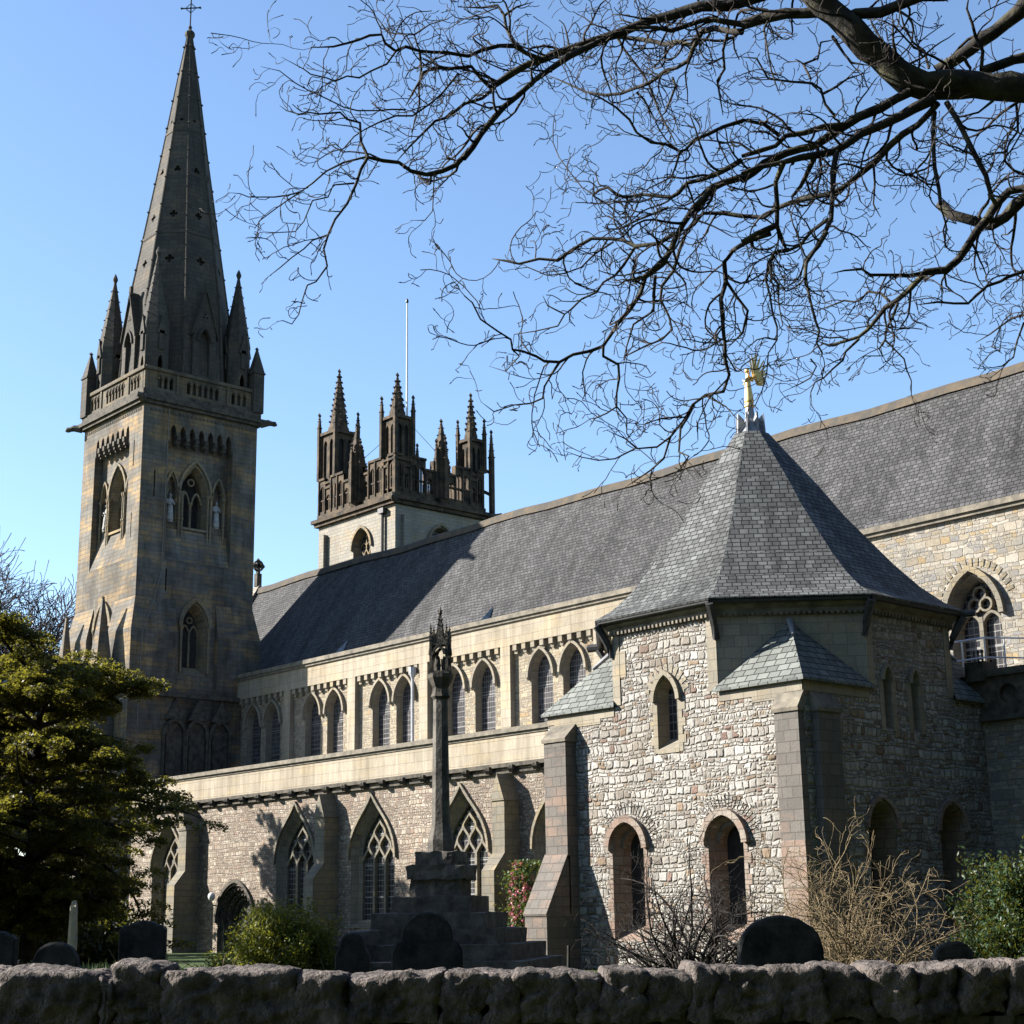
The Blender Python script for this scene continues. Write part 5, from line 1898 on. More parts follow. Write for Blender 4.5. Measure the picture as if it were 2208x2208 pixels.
ab = Vector((CX + AO.x, CYC + AO.y, 17.72))
angel = thing("angel_statue", ab, "gilded winged angel on the lead finial of the chapter house roof", "statue")
mb = MB()
mb.lathe((ab.x, ab.y), [(.15, ab.z - .04), (.18, ab.z), (.13, ab.z + .07), (.16, ab.z + .13)], 10)
mb.build("pedestal", M_GOLD, angel, smooth=True, uv=False)
mb = MB()
face = -CR
f, s_, k = figure(mb, ab + Vector((0, 0, .12)), 1.22, face, .88)
mb.build("body", M_GOLD, angel, smooth=True, uv=False)
for sg in (-1, 1):
    mb = MB()
    root = ab + Vector((0, 0, .98)) - f * .07 + s_ * (.07 * sg)
    for i in range(10):
        a = R(97 - i * 11.5)
        L = (.70, .80, .72, .64, .56, .49, .43, .37, .31, .26)[i]
        b_ = root - f * (.14 + .010 * i) + s_ * (sg * .07) + Vector((0, 0, .10 - .03 * i))
        d = -f * math.cos(a) + Vector((0, 0, 1)) * math.sin(a) + s_ * (sg * .10)
        n_ = d.cross(s_).normalized() * .026
        t1 = b_ + d * L
        mid = b_ + d * L * .78
        mb.add([b_ - n_ * 1.3, mid - n_, t1, mid + n_, b_ + n_ * 1.3, b_ - n_ * 1.3 + s_ * .03, mid - n_ + s_ * .025, t1 + s_ * .01, mid + n_ + s_ * .025, b_ + n_ * 1.3 + s_ * .03],
               [(0, 1, 2, 3, 4), (9, 8, 7, 6, 5), (0, 1, 6, 5), (1, 2, 7, 6), (2, 3, 8, 7), (3, 4, 9, 8)])
    mb.tube([root, root - f * .10 + Vector((0, 0, -.03)) + s_ * sg * .04, root - f * .17 + s_ * sg * .07 + Vector((0, 0, .06)), root - f * .15 + s_ * sg * .08 + Vector((0, 0, .36))], [.05, .06, .05, .015], 6)
    mb.build("wing", M_GOLD, angel, uv=False)
mb = MB()
hd = ab + Vector((0, 0, 1.22)) + f * .10
mb.tube([hd + Vector((0, 0, -.04)), hd + f * .28 + Vector((0, 0, .16))], [.012, .02], 6)
mb.build("trumpet", M_GOLD, angel, uv=False)

# flagpole with stays
fp = Vector((-84.98, 65.48, 28.9))
pole = thing("flagpole", fp, "thin white bare flagpole rising from the pinnacled tower", "flagpole")
mb = MB()
mb.tube([fp, fp + Vector((0, 0, 8)), fp + Vector((0, 0, 15.75))], [.085, .075, .055], 8)
mb.build("pole", M_WHITEPOLE, pole, uv=False)
mb = MB()
mb.lathe((fp.x, fp.y), [(.06, fp.z + 15.7), (.11, fp.z + 15.8), (.10, fp.z + 15.95), (.03, fp.z + 16.05)], 8)
mb.build("truck", M_GUTTER, pole, uv=False)
mb = MB()
top_ = fp + Vector((0, 0, 6.8))
for q in (Vector((-88.0, 61.9, 31.4)), Vector((-81.2, 66.4, 31.5))):
    mb.tube([top_, q], .018, 4)
mb.build("stay", M_GUTTER, pole, uv=False)

# roof railing below the choir window
ry = 45.4
rail = thing("roof_railing", (-29, ry, 9.0), "galvanised safety railing on the roof below the traceried window", "railing")
mb = MB()
pt = [(-30.0, ry), (-28.05, ry), (-27.25, ry + 1.3)]
for z in (9.5, 10.15):
    mb.tube([(x, y, z) for x, y in pt], .028, 6)
for x, y in ((-30.0, ry), (-29.75, ry), (-28.9, ry), (-28.05, ry), (-27.7, ry + .6), (-27.25, ry + 1.3)):
    mb.tube([(x, y, 8.4), (x, y, 10.15)], .028, 6)
mb.build("rails", M_STEEL, rail, uv=False)
for x in (-28.6, -28.45, -28.3):
    mb = MB()
    mb.tube([(x, ry + .2, 8.5), (x, ry + .2, 9.7)], .035, 6)
    mb.lathe((x, ry + .2), [(.035, 9.68), (.055, 9.72), (.055, 9.78), (.01, 9.82)], 6)
    tag(mb.build("vent_pipe", M_GUTTER, None, uv=False, loc=(x, ry + .2, 8.5)), "one of three thin dark vent pipes behind the roof railing", "vent pipe", "vent pipes behind the roof railing")

# ---------------------------------------------------------------- evergreen with layered boughs
def layered_tree(base, H, reach, seed, n_leaf, leaf, label, mat, group=None, name="evergreen_tree", pads_per=9, NL=46, thick=.07):
    rs = np.random.RandomState(seed)
    root = thing(name, base, label, "tree", group)
    b = np.array(base)
    P = np.array([[0, 0, -.3], [.1, .05, H * .18], [-.1, .1, H * .4], [.12, -.05, H * .62], [0, .05, H * .84], [.1, 0, H * .97]]) * 1.0
    tr = P.copy(); tr[:, :2] *= H / 10
    paths = [(tr, np.array([.30, .24, .18, .13, .07, .03]) * H / 9.5)]
    C = []; N = []
    zs, rs_ = zip(*reach)
    nl = NL
    for i in range(nl):
        z = H * (.16 + .82 * (i + rs.rand() * .6) / nl)
        L = np.interp(z / H, zs, rs_) * H / 10 * rs.uniform(.72, 1.08)
        a = i * 2.399 + rs.normal() * .25
        d = np.array([math.cos(a), math.sin(a), .42])
        o = np.array([np.interp(z, tr[:, 2], tr[:, k]) for k in range(3)]); o[2] = z - .22 * L * .6
        Q, dd = wander(o, d, L, 7, .13, -.105, rs)
        paths.append((Q, np.linspace(.035 + .012 * L, .012, 8)))
        for j in range(pads_per):
            f = .22 + .80 * (j + rs.rand()) / pads_per
            k = min(6, int(f * 7)); ff = f * 7 - k
            q = Q[k] * (1 - ff) + Q[k + 1] * ff if f < 1 else Q[-1]
            side = np.cross(Q[k + 1] - Q[k], [0, 0, 1]); side /= np.linalg.norm(side)
            sp = rs.normal() * .34 * L * .5
            c = q + side * sp + np.array([0, 0, .12 - .14 * abs(sp) + rs.normal() * .10])
            rad = rs.uniform(.28, .62) * (H / 10) * (.7 + .1 * L)
            m = int(n_leaf / (nl * pads_per))
            rr = rad * np.sqrt(rs.rand(m)); an = rs.rand(m) * 2 * np.pi
            dirv = (Q[-1] - Q[0]); dirv[2] = 0; dirv /= np.linalg.norm(dirv) + 1e-9
            xx, yy = rr * np.cos(an), rr * np.sin(an) * .7
            pts = c + dirv * xx[:, None] * 1.15 + side * yy[:, None]
            pts[:, 2] += rs.normal(size=m) * thick * (H / 10) - .34 * (rr / rad) ** 2 * rad
            C.append(pts)
            nn = rs.normal(size=(m, 3)) * .6; nn[:, 2] += 1
            N.append(nn)
            if j % 2 == 0: paths.append((np.array([q, (q + c) / 2 + [0, 0, .03], c]), np.array([.012, .009, .006])))
    C = np.concatenate(C); N = np.concatenate(N)
    tubes_mesh("trunk", M_BARK, paths, 6, root)
    leaf_mesh("crown", mat, C, N, rs.uniform(.7, 1.3, len(C)) * leaf, root, 1.9, seed=seed)
    return root


RE = [(.15, 2.0), (.27, 2.6), (.36, 4.2), (.46, 5.5), (.56, 5.2), (.66, 4.2), (.76, 3.7), (.88, 3.9), (.95, 3.6), (1.0, 2.6)]
p0 = at(62, 1900, 45)
ev = layered_tree((p0.x, p0.y, 0), 9.15, RE, 4, 230000, .054, "bronze green layered evergreen tree at the left in front of the spire tower", M_LEAFY, NL=70, thick=.06, pads_per=13)
tall = layered_tree((-38.0, 9.0, 0), 12.2, RE, 8, 30000, .2, "dark layered evergreen tree left of the churchyard cross, outside the picture", M_LEAFD)
SHD = [tall]
for loc, s_, lab in (((-50.0, 10.5, 0), .9, "dark layered evergreen tree left of the bronze green one, outside the picture"), ((-24.5, 2.5, 0), .92, "dark layered evergreen tree left of the gravestones, outside the picture"),
                     ((-72.0, 31.0, 0), 1.12, "dark evergreen tree behind the bronze green one, far left before the tower")):
    c = dup(tall)
    c.location = loc; c.scale = (s_ * (.95 if loc[0] < -70 else 1), s_ * (.95 if loc[0] < -70 else 1), s_); c.rotation_euler = (0, 0, 1.3)
    c["label"] = lab

# ---------------------------------------------------------------- far bare tree behind
def bare_tree(base, H, seed, label, mat, lean=(0, 0)):
    rs = np.random.RandomState(seed)
    root = thing("bare_tree", base, label, "tree")
    T, d = wander((0, 0, -.3), (lean[0], lean[1], 1), H * .92, 10, .07, .03, rs)
    R0 = np.linspace(H * .018, H * .002, 11)
    paths = [(T, R0)]
    tw = []
    sprout(tw, T, R0, H * .019, (H * .22, H * .40), (H * .007, .034), 3, .16, .95, .015, .05, .22, rs, 7)
    tubes_mesh("trunk", M_BARK, paths, 8, root)
    tubes_mesh("crown", mat, tw, 3, root)
    return root


q = at(-45, 1900, 112)
bare_tree((q.x, q.y, 0), 22.5, 21, "far bare reddish twigged tree left of the spire tower", M_TWIGR)

# ---------------------------------------------------------------- shrubs
def leafy_shrub(base, rx, ry, h, n, leaf, mat, label, seed, name="shrub", cat="shrub", spiky=.6):
    rs = np.random.RandomState(seed)
    root = thing(name, base, label, cat)
    st = []; C = []; N = []
    for i in range(150):
        a = rs.rand() * 6.283; el = math.acos(1 - rs.rand() * .95)
        d = np.array([math.sin(el) * math.cos(a) * rx, math.sin(el) * math.sin(a) * ry, math.cos(el) * h * .9 + .12])
        L = np.linalg.norm(d) * rs.uniform(.8, 1.08)
        Q, dd = wander((rs.normal() * rx * .15, rs.normal() * ry * .15, -.05), d, L, 6, .11, .05, rs)
        st.append((Q, np.linspace(.014, .004, 7)))
        m = n // 150
        f = .3 + .7 * rs.rand(m) ** .7
        k = np.minimum(5, (f * 6).astype(int)); ff = (f * 6 - k)[:, None]
        pt = Q[k] * (1 - ff) + Q[np.minimum(k + 1, 6)] * ff
        C.append(pt + rs.normal(size=(m, 3)) * .085 * rx)
        N.append(rs.normal(size=(m, 3)) * .8 + np.array([-.2, -.2, .3]))
    tubes_mesh("stems", M_TWIG, st, 4, root)
    C = np.concatenate(C)
    C[:, 2] = np.maximum(C[:, 2], .02)
    leaf_mesh("foliage", mat, C, np.concatenate(N), rs.uniform(.6, 1.4, len(C)) * leaf, root, 2.6, seed=seed)
    return root


p = at(598, 2090, 30)
leafy_shrub((p.x, p.y, gz(p.x, p.y)), 1.15, 1.05, 1.62, 60000, .026, M_LEAFS, "rounded yellow green shrub in front of the aisle wall", 3)
p = at(2235, 2080, 24)
leafy_shrub((p.x, p.y, gz(p.x, p.y)), 1.0, 1.0, 2.15, 60000, .026, M_LEAFC, "dark green conifer bush at the right edge before the chapter house", 5, "conifer_bush", "bush")


def twig_shrub(base, rx, h, n, seed, mat, label, r0, depth=2, wig=.42, low=.2, grav=-.035, stems=None):
    rs = np.random.RandomState(seed)
    root = thing("bare_shrub", base, label, "shrub")
    paths = []
    for i in range(n):
        a = rs.rand() * 6.283
        d = np.array([math.cos(a) * rx, math.sin(a) * rx, h * rs.uniform(low, 1.0)])
        L = np.linalg.norm(d) * rs.uniform(.75, 1.05)
        Q, dd = wander((rs.normal() * .06, rs.normal() * .06, -.1), d, L, 9, wig * .6, grav + .02, rs, .04)
        RR = np.linspace(r0, .006, 10)
        paths.append((Q, RR))
        sprout(paths, Q, RR, .17, (.35, .85), (r0 * .5, .0035), depth, wig, 1.0, 0, .05, .2, rs, 6)
    tubes_mesh("branches", mat, paths, 4, root)
    return root


p = at(1490, 2080, 26)
twig_shrub((p.x, p.y, gz(p.x, p.y)), 1.75, 2.25, 40, 31, M_BLACKTW, "black tangled leafless shrub against the pale chapter house wall", .035, 2, .38)
p = at(1850, 2080, 24)
twig_shrub((p.x, p.y, gz(p.x, p.y)), 1.75, 1.95, 56, 44, M_STRAW, "sunlit straw coloured bare shrub before the shaded chapter house wall", .013, 2, .40)
# heap of cut twigs
p = at(430, 2085, 22)
rs = np.random.RandomState(17)
heap = thing("twig_heap", (p.x, p.y, gz(p.x, p.y)), "heap of cut straw coloured twigs left of the green shrub", "twig heap")
paths = []
for i in range(130):
    a = rs.rand() * 6.283
    q = np.array([rs.normal() * .36, rs.normal() * .36, rs.uniform(.0, .42)])
    d = np.array([math.cos(a), math.sin(a), rs.normal() * .45])
    Q, dd = wander(q - d * .3, d, rs.uniform(.4, 1.1), 6, .2, 0, rs)
    Q[:, 2] = np.maximum(Q[:, 2], .02)
    paths.append((Q, np.linspace(rs.uniform(.006, .013), .004, 7)))
tubes_mesh("twigs", M_STRAW, paths, 4, heap)
p = at(750, 2085, 19.5)
heap2 = thing("twig_heap", (p.x, p.y, gz(p.x, p.y)), "few pale dry stalks leaning beside the small gravestone", "twig heap")
paths = []
for i in range(16):
    d = np.array([rs.normal() * .5 - .2, rs.normal() * .4, 1.0])
    Q, dd = wander((rs.normal() * .16, rs.normal() * .16, 0), d, rs.uniform(.4, .85), 6, .14, -.03, rs)
    paths.append((Q, np.linspace(.006, .003, 7)))
tubes_mesh("twigs", M_STRAW, paths, 4, heap2)

# camellia against the aisle wall
cb = Vector((-45.75, 40.85, 0))
cam_b = thing("camellia_bush", cb, "tall flowering shrub with pink blossoms between the aisle wall and the sloping buttress", "shrub")
rs = np.random.RandomState(6)
n = 3400
C = rs.normal(size=(n, 3)) * [.42, .3, 1]
C[:, 2] = rs.uniform(.1, 3.6, n)
C[:, :2] *= (1.15 - .18 * np.abs(C[:, 2:3] - 1.6))
C[:, 0] += .22 * np.sin(C[:, 2] * 4.1); C[:, 1] += .12 * np.sin(C[:, 2] * 5.3 + 1)
leaf_mesh("foliage", M_LEAFM, C, rs.normal(size=(n, 3)) + [0, -.4, .4], rs.uniform(.05, .10, n), cam_b, 1.8, seed=6)
BC = []; BN = []
for i in range(140):
    z = rs.uniform(.3, 3.6)
    a = rs.uniform(-2.9, .9)
    r = .62 * (1.1 - .18 * abs(z - 1.6)) * rs.uniform(.7, 1.05)
    c = np.array([math.cos(a) * r, math.sin(a) * r * .8, z])
    for k in range(9):
        v = rs.normal(size=3)
        BC.append(c + v * .035); BN.append(v)
tag(leaf_mesh("blossoms", M_PINK, np.array(BC), np.array(BN), np.full(len(BC), .075), cam_b, 1.2, seed=7), kind="stuff")
tubes_mesh("stems", M_TWIG, [(wander((0, 0, -.1), (rs.normal() * .2, rs.normal() * .15, 1), rs.uniform(2.2, 3.3), 7, .1, 0, rs)[0], np.linspace(.03, .008, 8)) for i in range(9)], 5, cam_b)

# daffodils on the grass
for i, (px, py, D, lab) in enumerate(((20, 2030, 37, "clump of white and red spring flowers at the left edge behind the gravestones"),
                                      (105, 2035, 41, "clump of pale flowers just left of the slender upright stone"),
                                      (215, 2040, 38, "clump of green spring leaves right of the slender upright stone"))):
    p = at(px, py, D)
    g0 = gz(p.x, p.y)
    c = thing("daffodil_clump", (p.x, p.y, g0), lab, "flowers", "flower clumps on the grass")
    rs = np.random.RandomState(60 + i)
    h = .62
    paths = []; C = []; N = []
    for k in range(300):
        a = rs.rand() * 6.283; r = .62 * math.sqrt(rs.rand())
        q = np.array([math.cos(a) * r, math.sin(a) * r, -.03])
        Q, dd = wander(q, (rs.normal() * .28, rs.normal() * .28, 1), h * rs.uniform(.6, 1.1), 4, .08, -.03, rs)
        paths.append((Q, np.array([.014, .013, .011, .008, .002])))
        if k % 8 == 0 and i < 2: C.append(Q[-1]); N.append(dd + rs.normal(size=3) * .4)
    tubes_mesh("leaves", M_DAFF, paths, 3, c)
    if C:
        CC = np.repeat(np.array(C), 5, 0) + rs.normal(size=(len(C) * 5, 3)) * .02
        tag(leaf_mesh("flowers", M_DAFW, CC, rs.normal(size=CC.shape), np.full(len(CC), .07), c, 1.2, seed=i), kind="stuff")
# grass
rs = np.random.RandomState(77)
n = 16000
D_ = rs.uniform(14, 46, n); ang = R(-48.45) + R(1) * rs.uniform(-19, 19, n)
ang[:11000] = R(-48.45) + R(1) * rs.uniform(-19, -13.5, 11000)
G = np.stack([np.sin(ang) * D_, np.cos(ang) * D_, np.zeros(n)], 1)
G[:, 2] = [gz(x, y) + .05 for x, y, _ in G]
Nn = rs.normal(size=(n, 3)); Nn[:, 2] *= .25
go = leaf_mesh("grass", M_GRASSB, G, Nn, rs.uniform(.03, .05, n), None, 4.0, seed=9)
tag(go, "tufts of fresh green grass on the churchyard lawn", "grass", kind="stuff")

# ---------------------------------------------------------------- the great overhanging tree
# main limbs follow the photograph through crops (x0, y0, scale); each gets a depth of its own
KA, KB, KC, KD, KE = (480, 0, .3727), (1000, 0, .3106), (1600, 0, .3147), (1000, 500, .3623), (1600, 500, .3147)
LIMBS = [  # crop, width at start, width at end (2208 px), points
 (KC, 66, 58, [(3700, 1500), (3200, 980), (2700, 720), (2300, 640), (1932, 610), (1600, 580), (1400, 580), (1250, 590), (1120, 540), (1000, 450), (860, 330), (760, 210), (640, 100), (500, -40), (330, -230), (120, -420)]),
 (KC, 24, 25, [(640, 110), (450, 92), (300, 92), (150, 122), (0, 172)]),
 (KC, 24, 19, [(700, 130), (780, 95), (950, 85), (1100, 25), (1200, -15), (1400, -110)]),
 (KC, 34, 28, [(2900, -560), (2300, -230), (1932, 40), (1900, 80), (1800, 160), (1640, 270), (1560, 340), (1430, 430), (1340, 490)]),
 (KC, 26, 20, [(2700, 300), (2200, 380), (1932, 395), (1860, 410), (1780, 440), (1640, 490)]),
 (KC, 24, 9, [(1310, 680), (1180, 740), (1080, 800), (950, 860), (820, 910), (700, 1000), (620, 1040), (520, 1060), (400, 1080), (250, 1120), (100, 1150), (0, 1190)]),
 (KC, 21, 17, [(1150, 630), (1050, 680), (950, 740), (800, 800), (680, 880), (600, 930), (500, 1000), (400, 1020), (300, 1050), (150, 1120), (0, 1230)]),
 (KB, 17, 11, [(1932, 1230), (1800, 1270), (1720, 1310), (1660, 1390), (1600, 1440), (1520, 1560), (1470, 1650), (1440, 1720), (1400, 1790), (1340, 1850), (1280, 1900), (1230, 1940)]),
 (KD, 12, 3, [(1280, -5), (1230, 110), (1180, 200), (1080, 270), (1050, 370), (990, 460), (920, 540), (870, 620), (830, 680), (750, 710), (650, 730), (570, 775), (480, 770), (430, 740), (350, 710), (290, 700), (280, 640), (200, 590), (100, 520), (50, 420), (0, 380)]),
 (KC, 15, 9, [(700, 860), (560, 870), (430, 910), (300, 930), (230, 1000), (100, 1040), (0, 1070)]),
 (KB, 12, 6, [(1932, 1110), (1850, 1160), (1750, 1210), (1640, 1250), (1550, 1270), (1490, 1340), (1440, 1370), (1340, 1360), (1240, 1350), (1120, 1370), (1060, 1350), (1000, 1300), (940, 1320), (900, 1350)]),
 (KC, 9, 7, [(260, 930), (150, 850), (0, 820)]),
 (KB, 9, 4, [(1932, 840), (1800, 880), (1700, 930), (1600, 970), (1540, 1040), (1500, 1050), (1400, 1000), (1300, 990), (1200, 920), (1150, 830), (1050, 740), (950, 680), (870, 650)]),
 (KC, 15, 10, [(1340, 710), (1280, 780), (1200, 860), (1100, 920), (1010, 1000), (920, 1100), (800, 1200), (700, 1280), (600, 1330), (480, 1350), (330, 1390), (230, 1430), (150, 1490), (0, 1480)]),
 (KB, 10, 7, [(1932, 1500), (1800, 1480), (1660, 1480), (1600, 1560), (1540, 1600)]),
 (KC, 12, 8, [(650, 1040), (620, 1180), (620, 1350), (610, 1500), (560, 1610), (500, 1710), (440, 1800), (430, 1910)]),
 (KE, 10, 4, [(580, 0), (520, 100), (430, 200), (440, 350), (470, 480), (500, 600), (530, 680), (510, 760), (550, 830), (540, 860)]),
 (KC, 13, 7, [(500, 1070), (440, 1200), (400, 1280), (340, 1350)]),
 (KC, 13, 6, [(280, 1120), (230, 1250), (240, 1400), (240, 1550), (280, 1660), (310, 1720), (220, 1730), (180, 1800), (170, 1900)]),
 (KC, 9, 6, [(590, 1500), (470, 1590), (400, 1680), (310, 1720)]),
 (KC, 13, 10, [(240, 1540), (200, 1560), (100, 1600), (0, 1660)]),
 (KD, 12, 3, [(1830, 10), (1700, 50), (1600, 110), (1550, 180), (1560, 300), (1530, 400), (1540, 520), (1555, 680), (1555, 760), (1580, 850), (1545, 950), (1440, 970), (1360, 1030), (1310, 1120), (1230, 1220), (1150, 1280), (1030, 1290), (960, 1230), (850, 1180)]),
 (KD, 5, 3, [(1230, 1220), (1190, 1350), (1110, 1420), (1020, 1480), (960, 1520)]),
 (KD, 4, 2, [(1020, 1290), (900, 1350), (800, 1360), (700, 1340), (590, 1300)]),
 (KD, 4, 2, [(1450, 980), (1560, 1040), (1660, 1150)]),
 (KD, 7, 5, [(1560, 290), (1620, 380), (1690, 470), (1660, 600), (1570, 690)]),
 (KD, 6, 3, [(1370, 1030), (1290, 1170), (1280, 1310), (1340, 1335), (1300, 1390), (1390, 1490)]),
 (KD, 5, 2, [(1300, 1100), (1180, 1110), (1080, 1140), (1080, 1200)]),
 (KD, 8, 3, [(1140, 260), (1130, 380), (1130, 470), (1010, 550), (970, 680), (950, 760)]),
 (KD, 9, 3, [(1320, 10), (1280, 120), (1250, 230), (1180, 320), (1170, 400), (1220, 500), (1240, 580), (1180, 640), (1080, 680), (960, 740), (950, 790)]),
 (KD, 7, 3, [(830, 680), (830, 740), (920, 790), (925, 870), (910, 960), (910, 1040), (850, 1080), (780, 1110), (750, 1160)]),
 (KD, 4, 2, [(910, 1040), (970, 1110), (970, 1200), (1030, 1280)]),
 (KD, 6, 2, [(570, 775), (520, 850), (480, 920), (470, 990), (400, 1020), (300, 1030), (180, 1070), (100, 1010)]),
 (KD, 10, 5, [(1260, 5), (1160, 70), (1020, 85), (950, 50), (870, 40), (760, 40), (640, 110), (560, 170), (450, 160), (330, 190), (170, 160)]),
 (KD, 7, 3, [(1020, 90), (950, 200), (900, 260), (830, 300), (790, 360), (700, 400), (640, 460), (600, 490), (500, 440), (470, 380)]),
 (KD, 5, 3, [(1060, 270), (960, 290), (920, 320), (830, 310)]),
 (KD, 5, 2, [(890, 60), (780, 130), (700, 210), (500, 260), (380, 210), (240, 230)]),
 (KD, 4, 2, [(600, 490), (560, 560), (430, 590), (300, 610), (290, 690)]),
 (KD, 4, 2, [(290, 700), (330, 740), (250, 830), (150, 800)]),
 # upper left limbs
 (KB, 30, 13, [(2450, -260), (2250, -90), (1932, 10), (1750, 40), (1560, 70), (1400, 120), (1200, 180), (1050, 240), (880, 290), (730, 340), (560, 410), (350, 500), (200, 600)]),
 (KB, 14, 12, [(1000, 262), (900, 310), (740, 385), (600, 480), (500, 550), (380, 660), (280, 740), (200, 830), (120, 930), (0, 1100)]),
 (KA, 12, 7, [(1430, 865), (1350, 955), (1270, 990), (1180, 1010), (1090, 990), (1020, 940), (930, 930), (840, 910)]),
 (KA, 7, 2, [(840, 910), (800, 980), (770, 1070), (720, 1180), (650, 1270), (610, 1360), (585, 1440), (605, 1540), (540, 1630), (490, 1650), (460, 1740), (440, 1820), (400, 1875), (350, 1855), (310, 1860)]),
 (KA, 5, 2, [(840, 905), (700, 940), (600, 990), (520, 1060), (450, 1110), (330, 1190), (210, 1280), (200, 1370), (150, 1380)]),
 (KA, 4, 2, [(450, 1110), (300, 1140), (150, 1140), (100, 1120), (40, 1115)]),
 (KA, 7, 2, [(840, 905), (800, 820), (795, 710), (720, 690), (680, 650), (560, 660), (500, 650), (440, 660), (370, 640), (330, 610)]),
 (KA, 9, 5, [(1560, 515), (1490, 450), (1440, 385), (1340, 395), (1220, 395), (1160, 420), (1140, 470), (1110, 520), (1060, 610)]),
 (KA, 8, 4, [(1560, 520), (1500, 570), (1400, 600), (1300, 680), (1230, 700), (1150, 780), (1080, 850), (1010, 930)]),
 (KA, 6, 3, [(1140, 300), (1150, 400), (1135, 500), (1140, 600), (1110, 700), (1090, 810)]),
 (KA, 11, 4, [(1850, 345), (1760, 310), (1690, 265), (1600, 265), (1500, 290), (1420, 325), (1300, 305), (1140, 295), (1060, 270), (1000, 295), (940, 250), (920, 200), (850, 205), (790, 230), (720, 250), (640, 270), (510, 275)]),
 (KA, 5, 2, [(1000, 300), (950, 370), (860, 410), (790, 450), (720, 440), (650, 470), (600, 450), (510, 430), (470, 400), (340, 330)]),
 (KA, 4, 2, [(1060, 635), (900, 640), (780, 640), (700, 620), (600, 570), (500, 525), (420, 480), (330, 410), (220, 385)]),
 (KA, 8, 4, [(1690, 262), (1640, 160), (1630, 90), (1590, 30), (1500, 45), (1360, 40)]),
 (KA, 6, 3, [(1630, 90), (1700, 40), (1800, 10)]),
 (KA, 5, 2, [(1360, 430), (1270, 540), (1200, 600), (1100, 670), (1000, 670), (900, 710), (820, 750), (760, 790), (700, 860), (560, 920), (440, 890)]),
 (KA, 5, 3, [(1620, 615), (1540, 625), (1440, 590), (1370, 510)]),
 (KA, 4, 2, [(760, 1060), (640, 1070), (610, 1140), (520, 1160), (470, 1280), (420, 1340), (250, 1350)]),
 (KA, 4, 2, [(605, 1360), (520, 1390), (470, 1440), (400, 1490), (330, 1550), (240, 1620)]),
 (KA, 3, 2, [(1225, 1000), (1220, 1100), (1215, 1220), (1170, 1275), (1085, 1275)]),
 (KA, 3, 2, [(900, 930), (840, 1030), (760, 1060)]),
 (KA, 4, 2, [(1110, 200), (1200, 140), (1300, 110), (1350, 80)]),
 (KA, 4, 2, [(1110, 290), (1060, 200), (960, 190), (900, 110), (800, 80)]),
 (KB, 14, 8, [(1932, 170), (1700, 130), (1600, 160), (1480, 200), (1440, 215), (1330, 190), (1200, 190)]),
 (KB, 15, 9, [(1932, 220), (1850, 220), (1740, 195), (1650, 220), (1580, 310), (1480, 290), (1400, 310), (1330, 290), (1240, 275), (1070, 255)]),
 (KB, 11, 3, [(1650, 230), (1600, 320), (1560, 420), (1480, 470), (1400, 490), (1340, 540), (1280, 580), (1220, 600), (1140, 630), (1090, 650), (980, 660), (850, 640), (720, 580), (580, 520)]),
 (KB, 6, 4, [(1060, 250), (1180, 430), (1290, 600), (1360, 780), (1420, 900), (1480, 1010)]),
 (KB, 3, 2, [(900, 1350), (820, 1300), (740, 1200), (660, 1090), (620, 990), (620, 880), (635, 760)]),
 (KB, 4, 3, [(900, 1360), (1000, 1420), (1080, 1490), (1110, 1480), (1150, 1390), (1240, 1360)]),
 (KB, 5, 3, [(1500, 1055), (1470, 1160), (1440, 1230), (1280, 1310), (1270, 1350)]),
 (KB, 7, 4, [(1830, 230), (1800, 350), (1810, 480), (1760, 560), (1780, 680), (1800, 800)]),
 (KB, 6, 3, [(1450, 540), (1470, 600), (1440, 680), (1400, 780), (1330, 840)]),
 (KB, 6, 3, [(1200, 640), (1250, 690), (1300, 780), (1330, 830)]),
 (KB, 5, 3, [(1540, 1600), (1440, 1580), (1340, 1620)]),
 (KB, 7, 3, [(1420, 1440), (1300, 1490), (1200, 1530), (1080, 1590), (1000, 1590), (960, 1570)]),
 # right side
 (KC, 36, 22, [(3600, 1500), (2700, 1320), (2200, 1250), (1932, 1360), (1880, 1400), (1800, 1490), (1700, 1545), (1680, 1540), (1540, 1500), (1430, 1470), (1360, 1400)]),
 (KC, 10, 8, [(1320, 770), (1310, 950), (1320, 1150), (1350, 1300), (1360, 1400)]),
 (KC, 12, 10, [(1400, 700), (1480, 830), (1540, 950), (1600, 1070), (1670, 1200), (1710, 1350), (1740, 1400)]),
 (KC, 22, 16, [(3000, 1500), (2400, 1330), (1932, 1290), (1830, 1310), (1740, 1400), (1680, 1500), (1600, 1590), (1550, 1680), (1480, 1780), (1400, 1850), (1250, 1865)]),
 (KE, 10, 3, [(1290, 275), (1150, 300), (1000, 295), (880, 295), (820, 255), (700, 265), (610, 285)]),
 (KE, 14, 5, [(1260, 275), (1150, 390), (1060, 470), (980, 520), (920, 600), (860, 670), (800, 720), (700, 750), (600, 780), (520, 750)]),
 (KE, 8, 2, [(320, 120), (220, 140), (190, 210), (200, 300), (250, 360), (250, 480), (270, 600), (280, 640), (240, 680)]),
 (KE, 6, 2, [(190, 200), (160, 320), (190, 430), (210, 560), (240, 650), (240, 740), (180, 830), (170, 960), (140, 1080), (90, 1190), (110, 1220)]),
 (KE, 4, 2, [(240, 740), (160, 725), (100, 740), (0, 830)]),
 (KE, 12, 4, [(2900, 0), (2300, 190), (1932, 270), (1820, 310), (1770, 340), (1680, 370), (1600, 440), (1550, 490), (1450, 490), (1340, 480), (1200, 500)]),
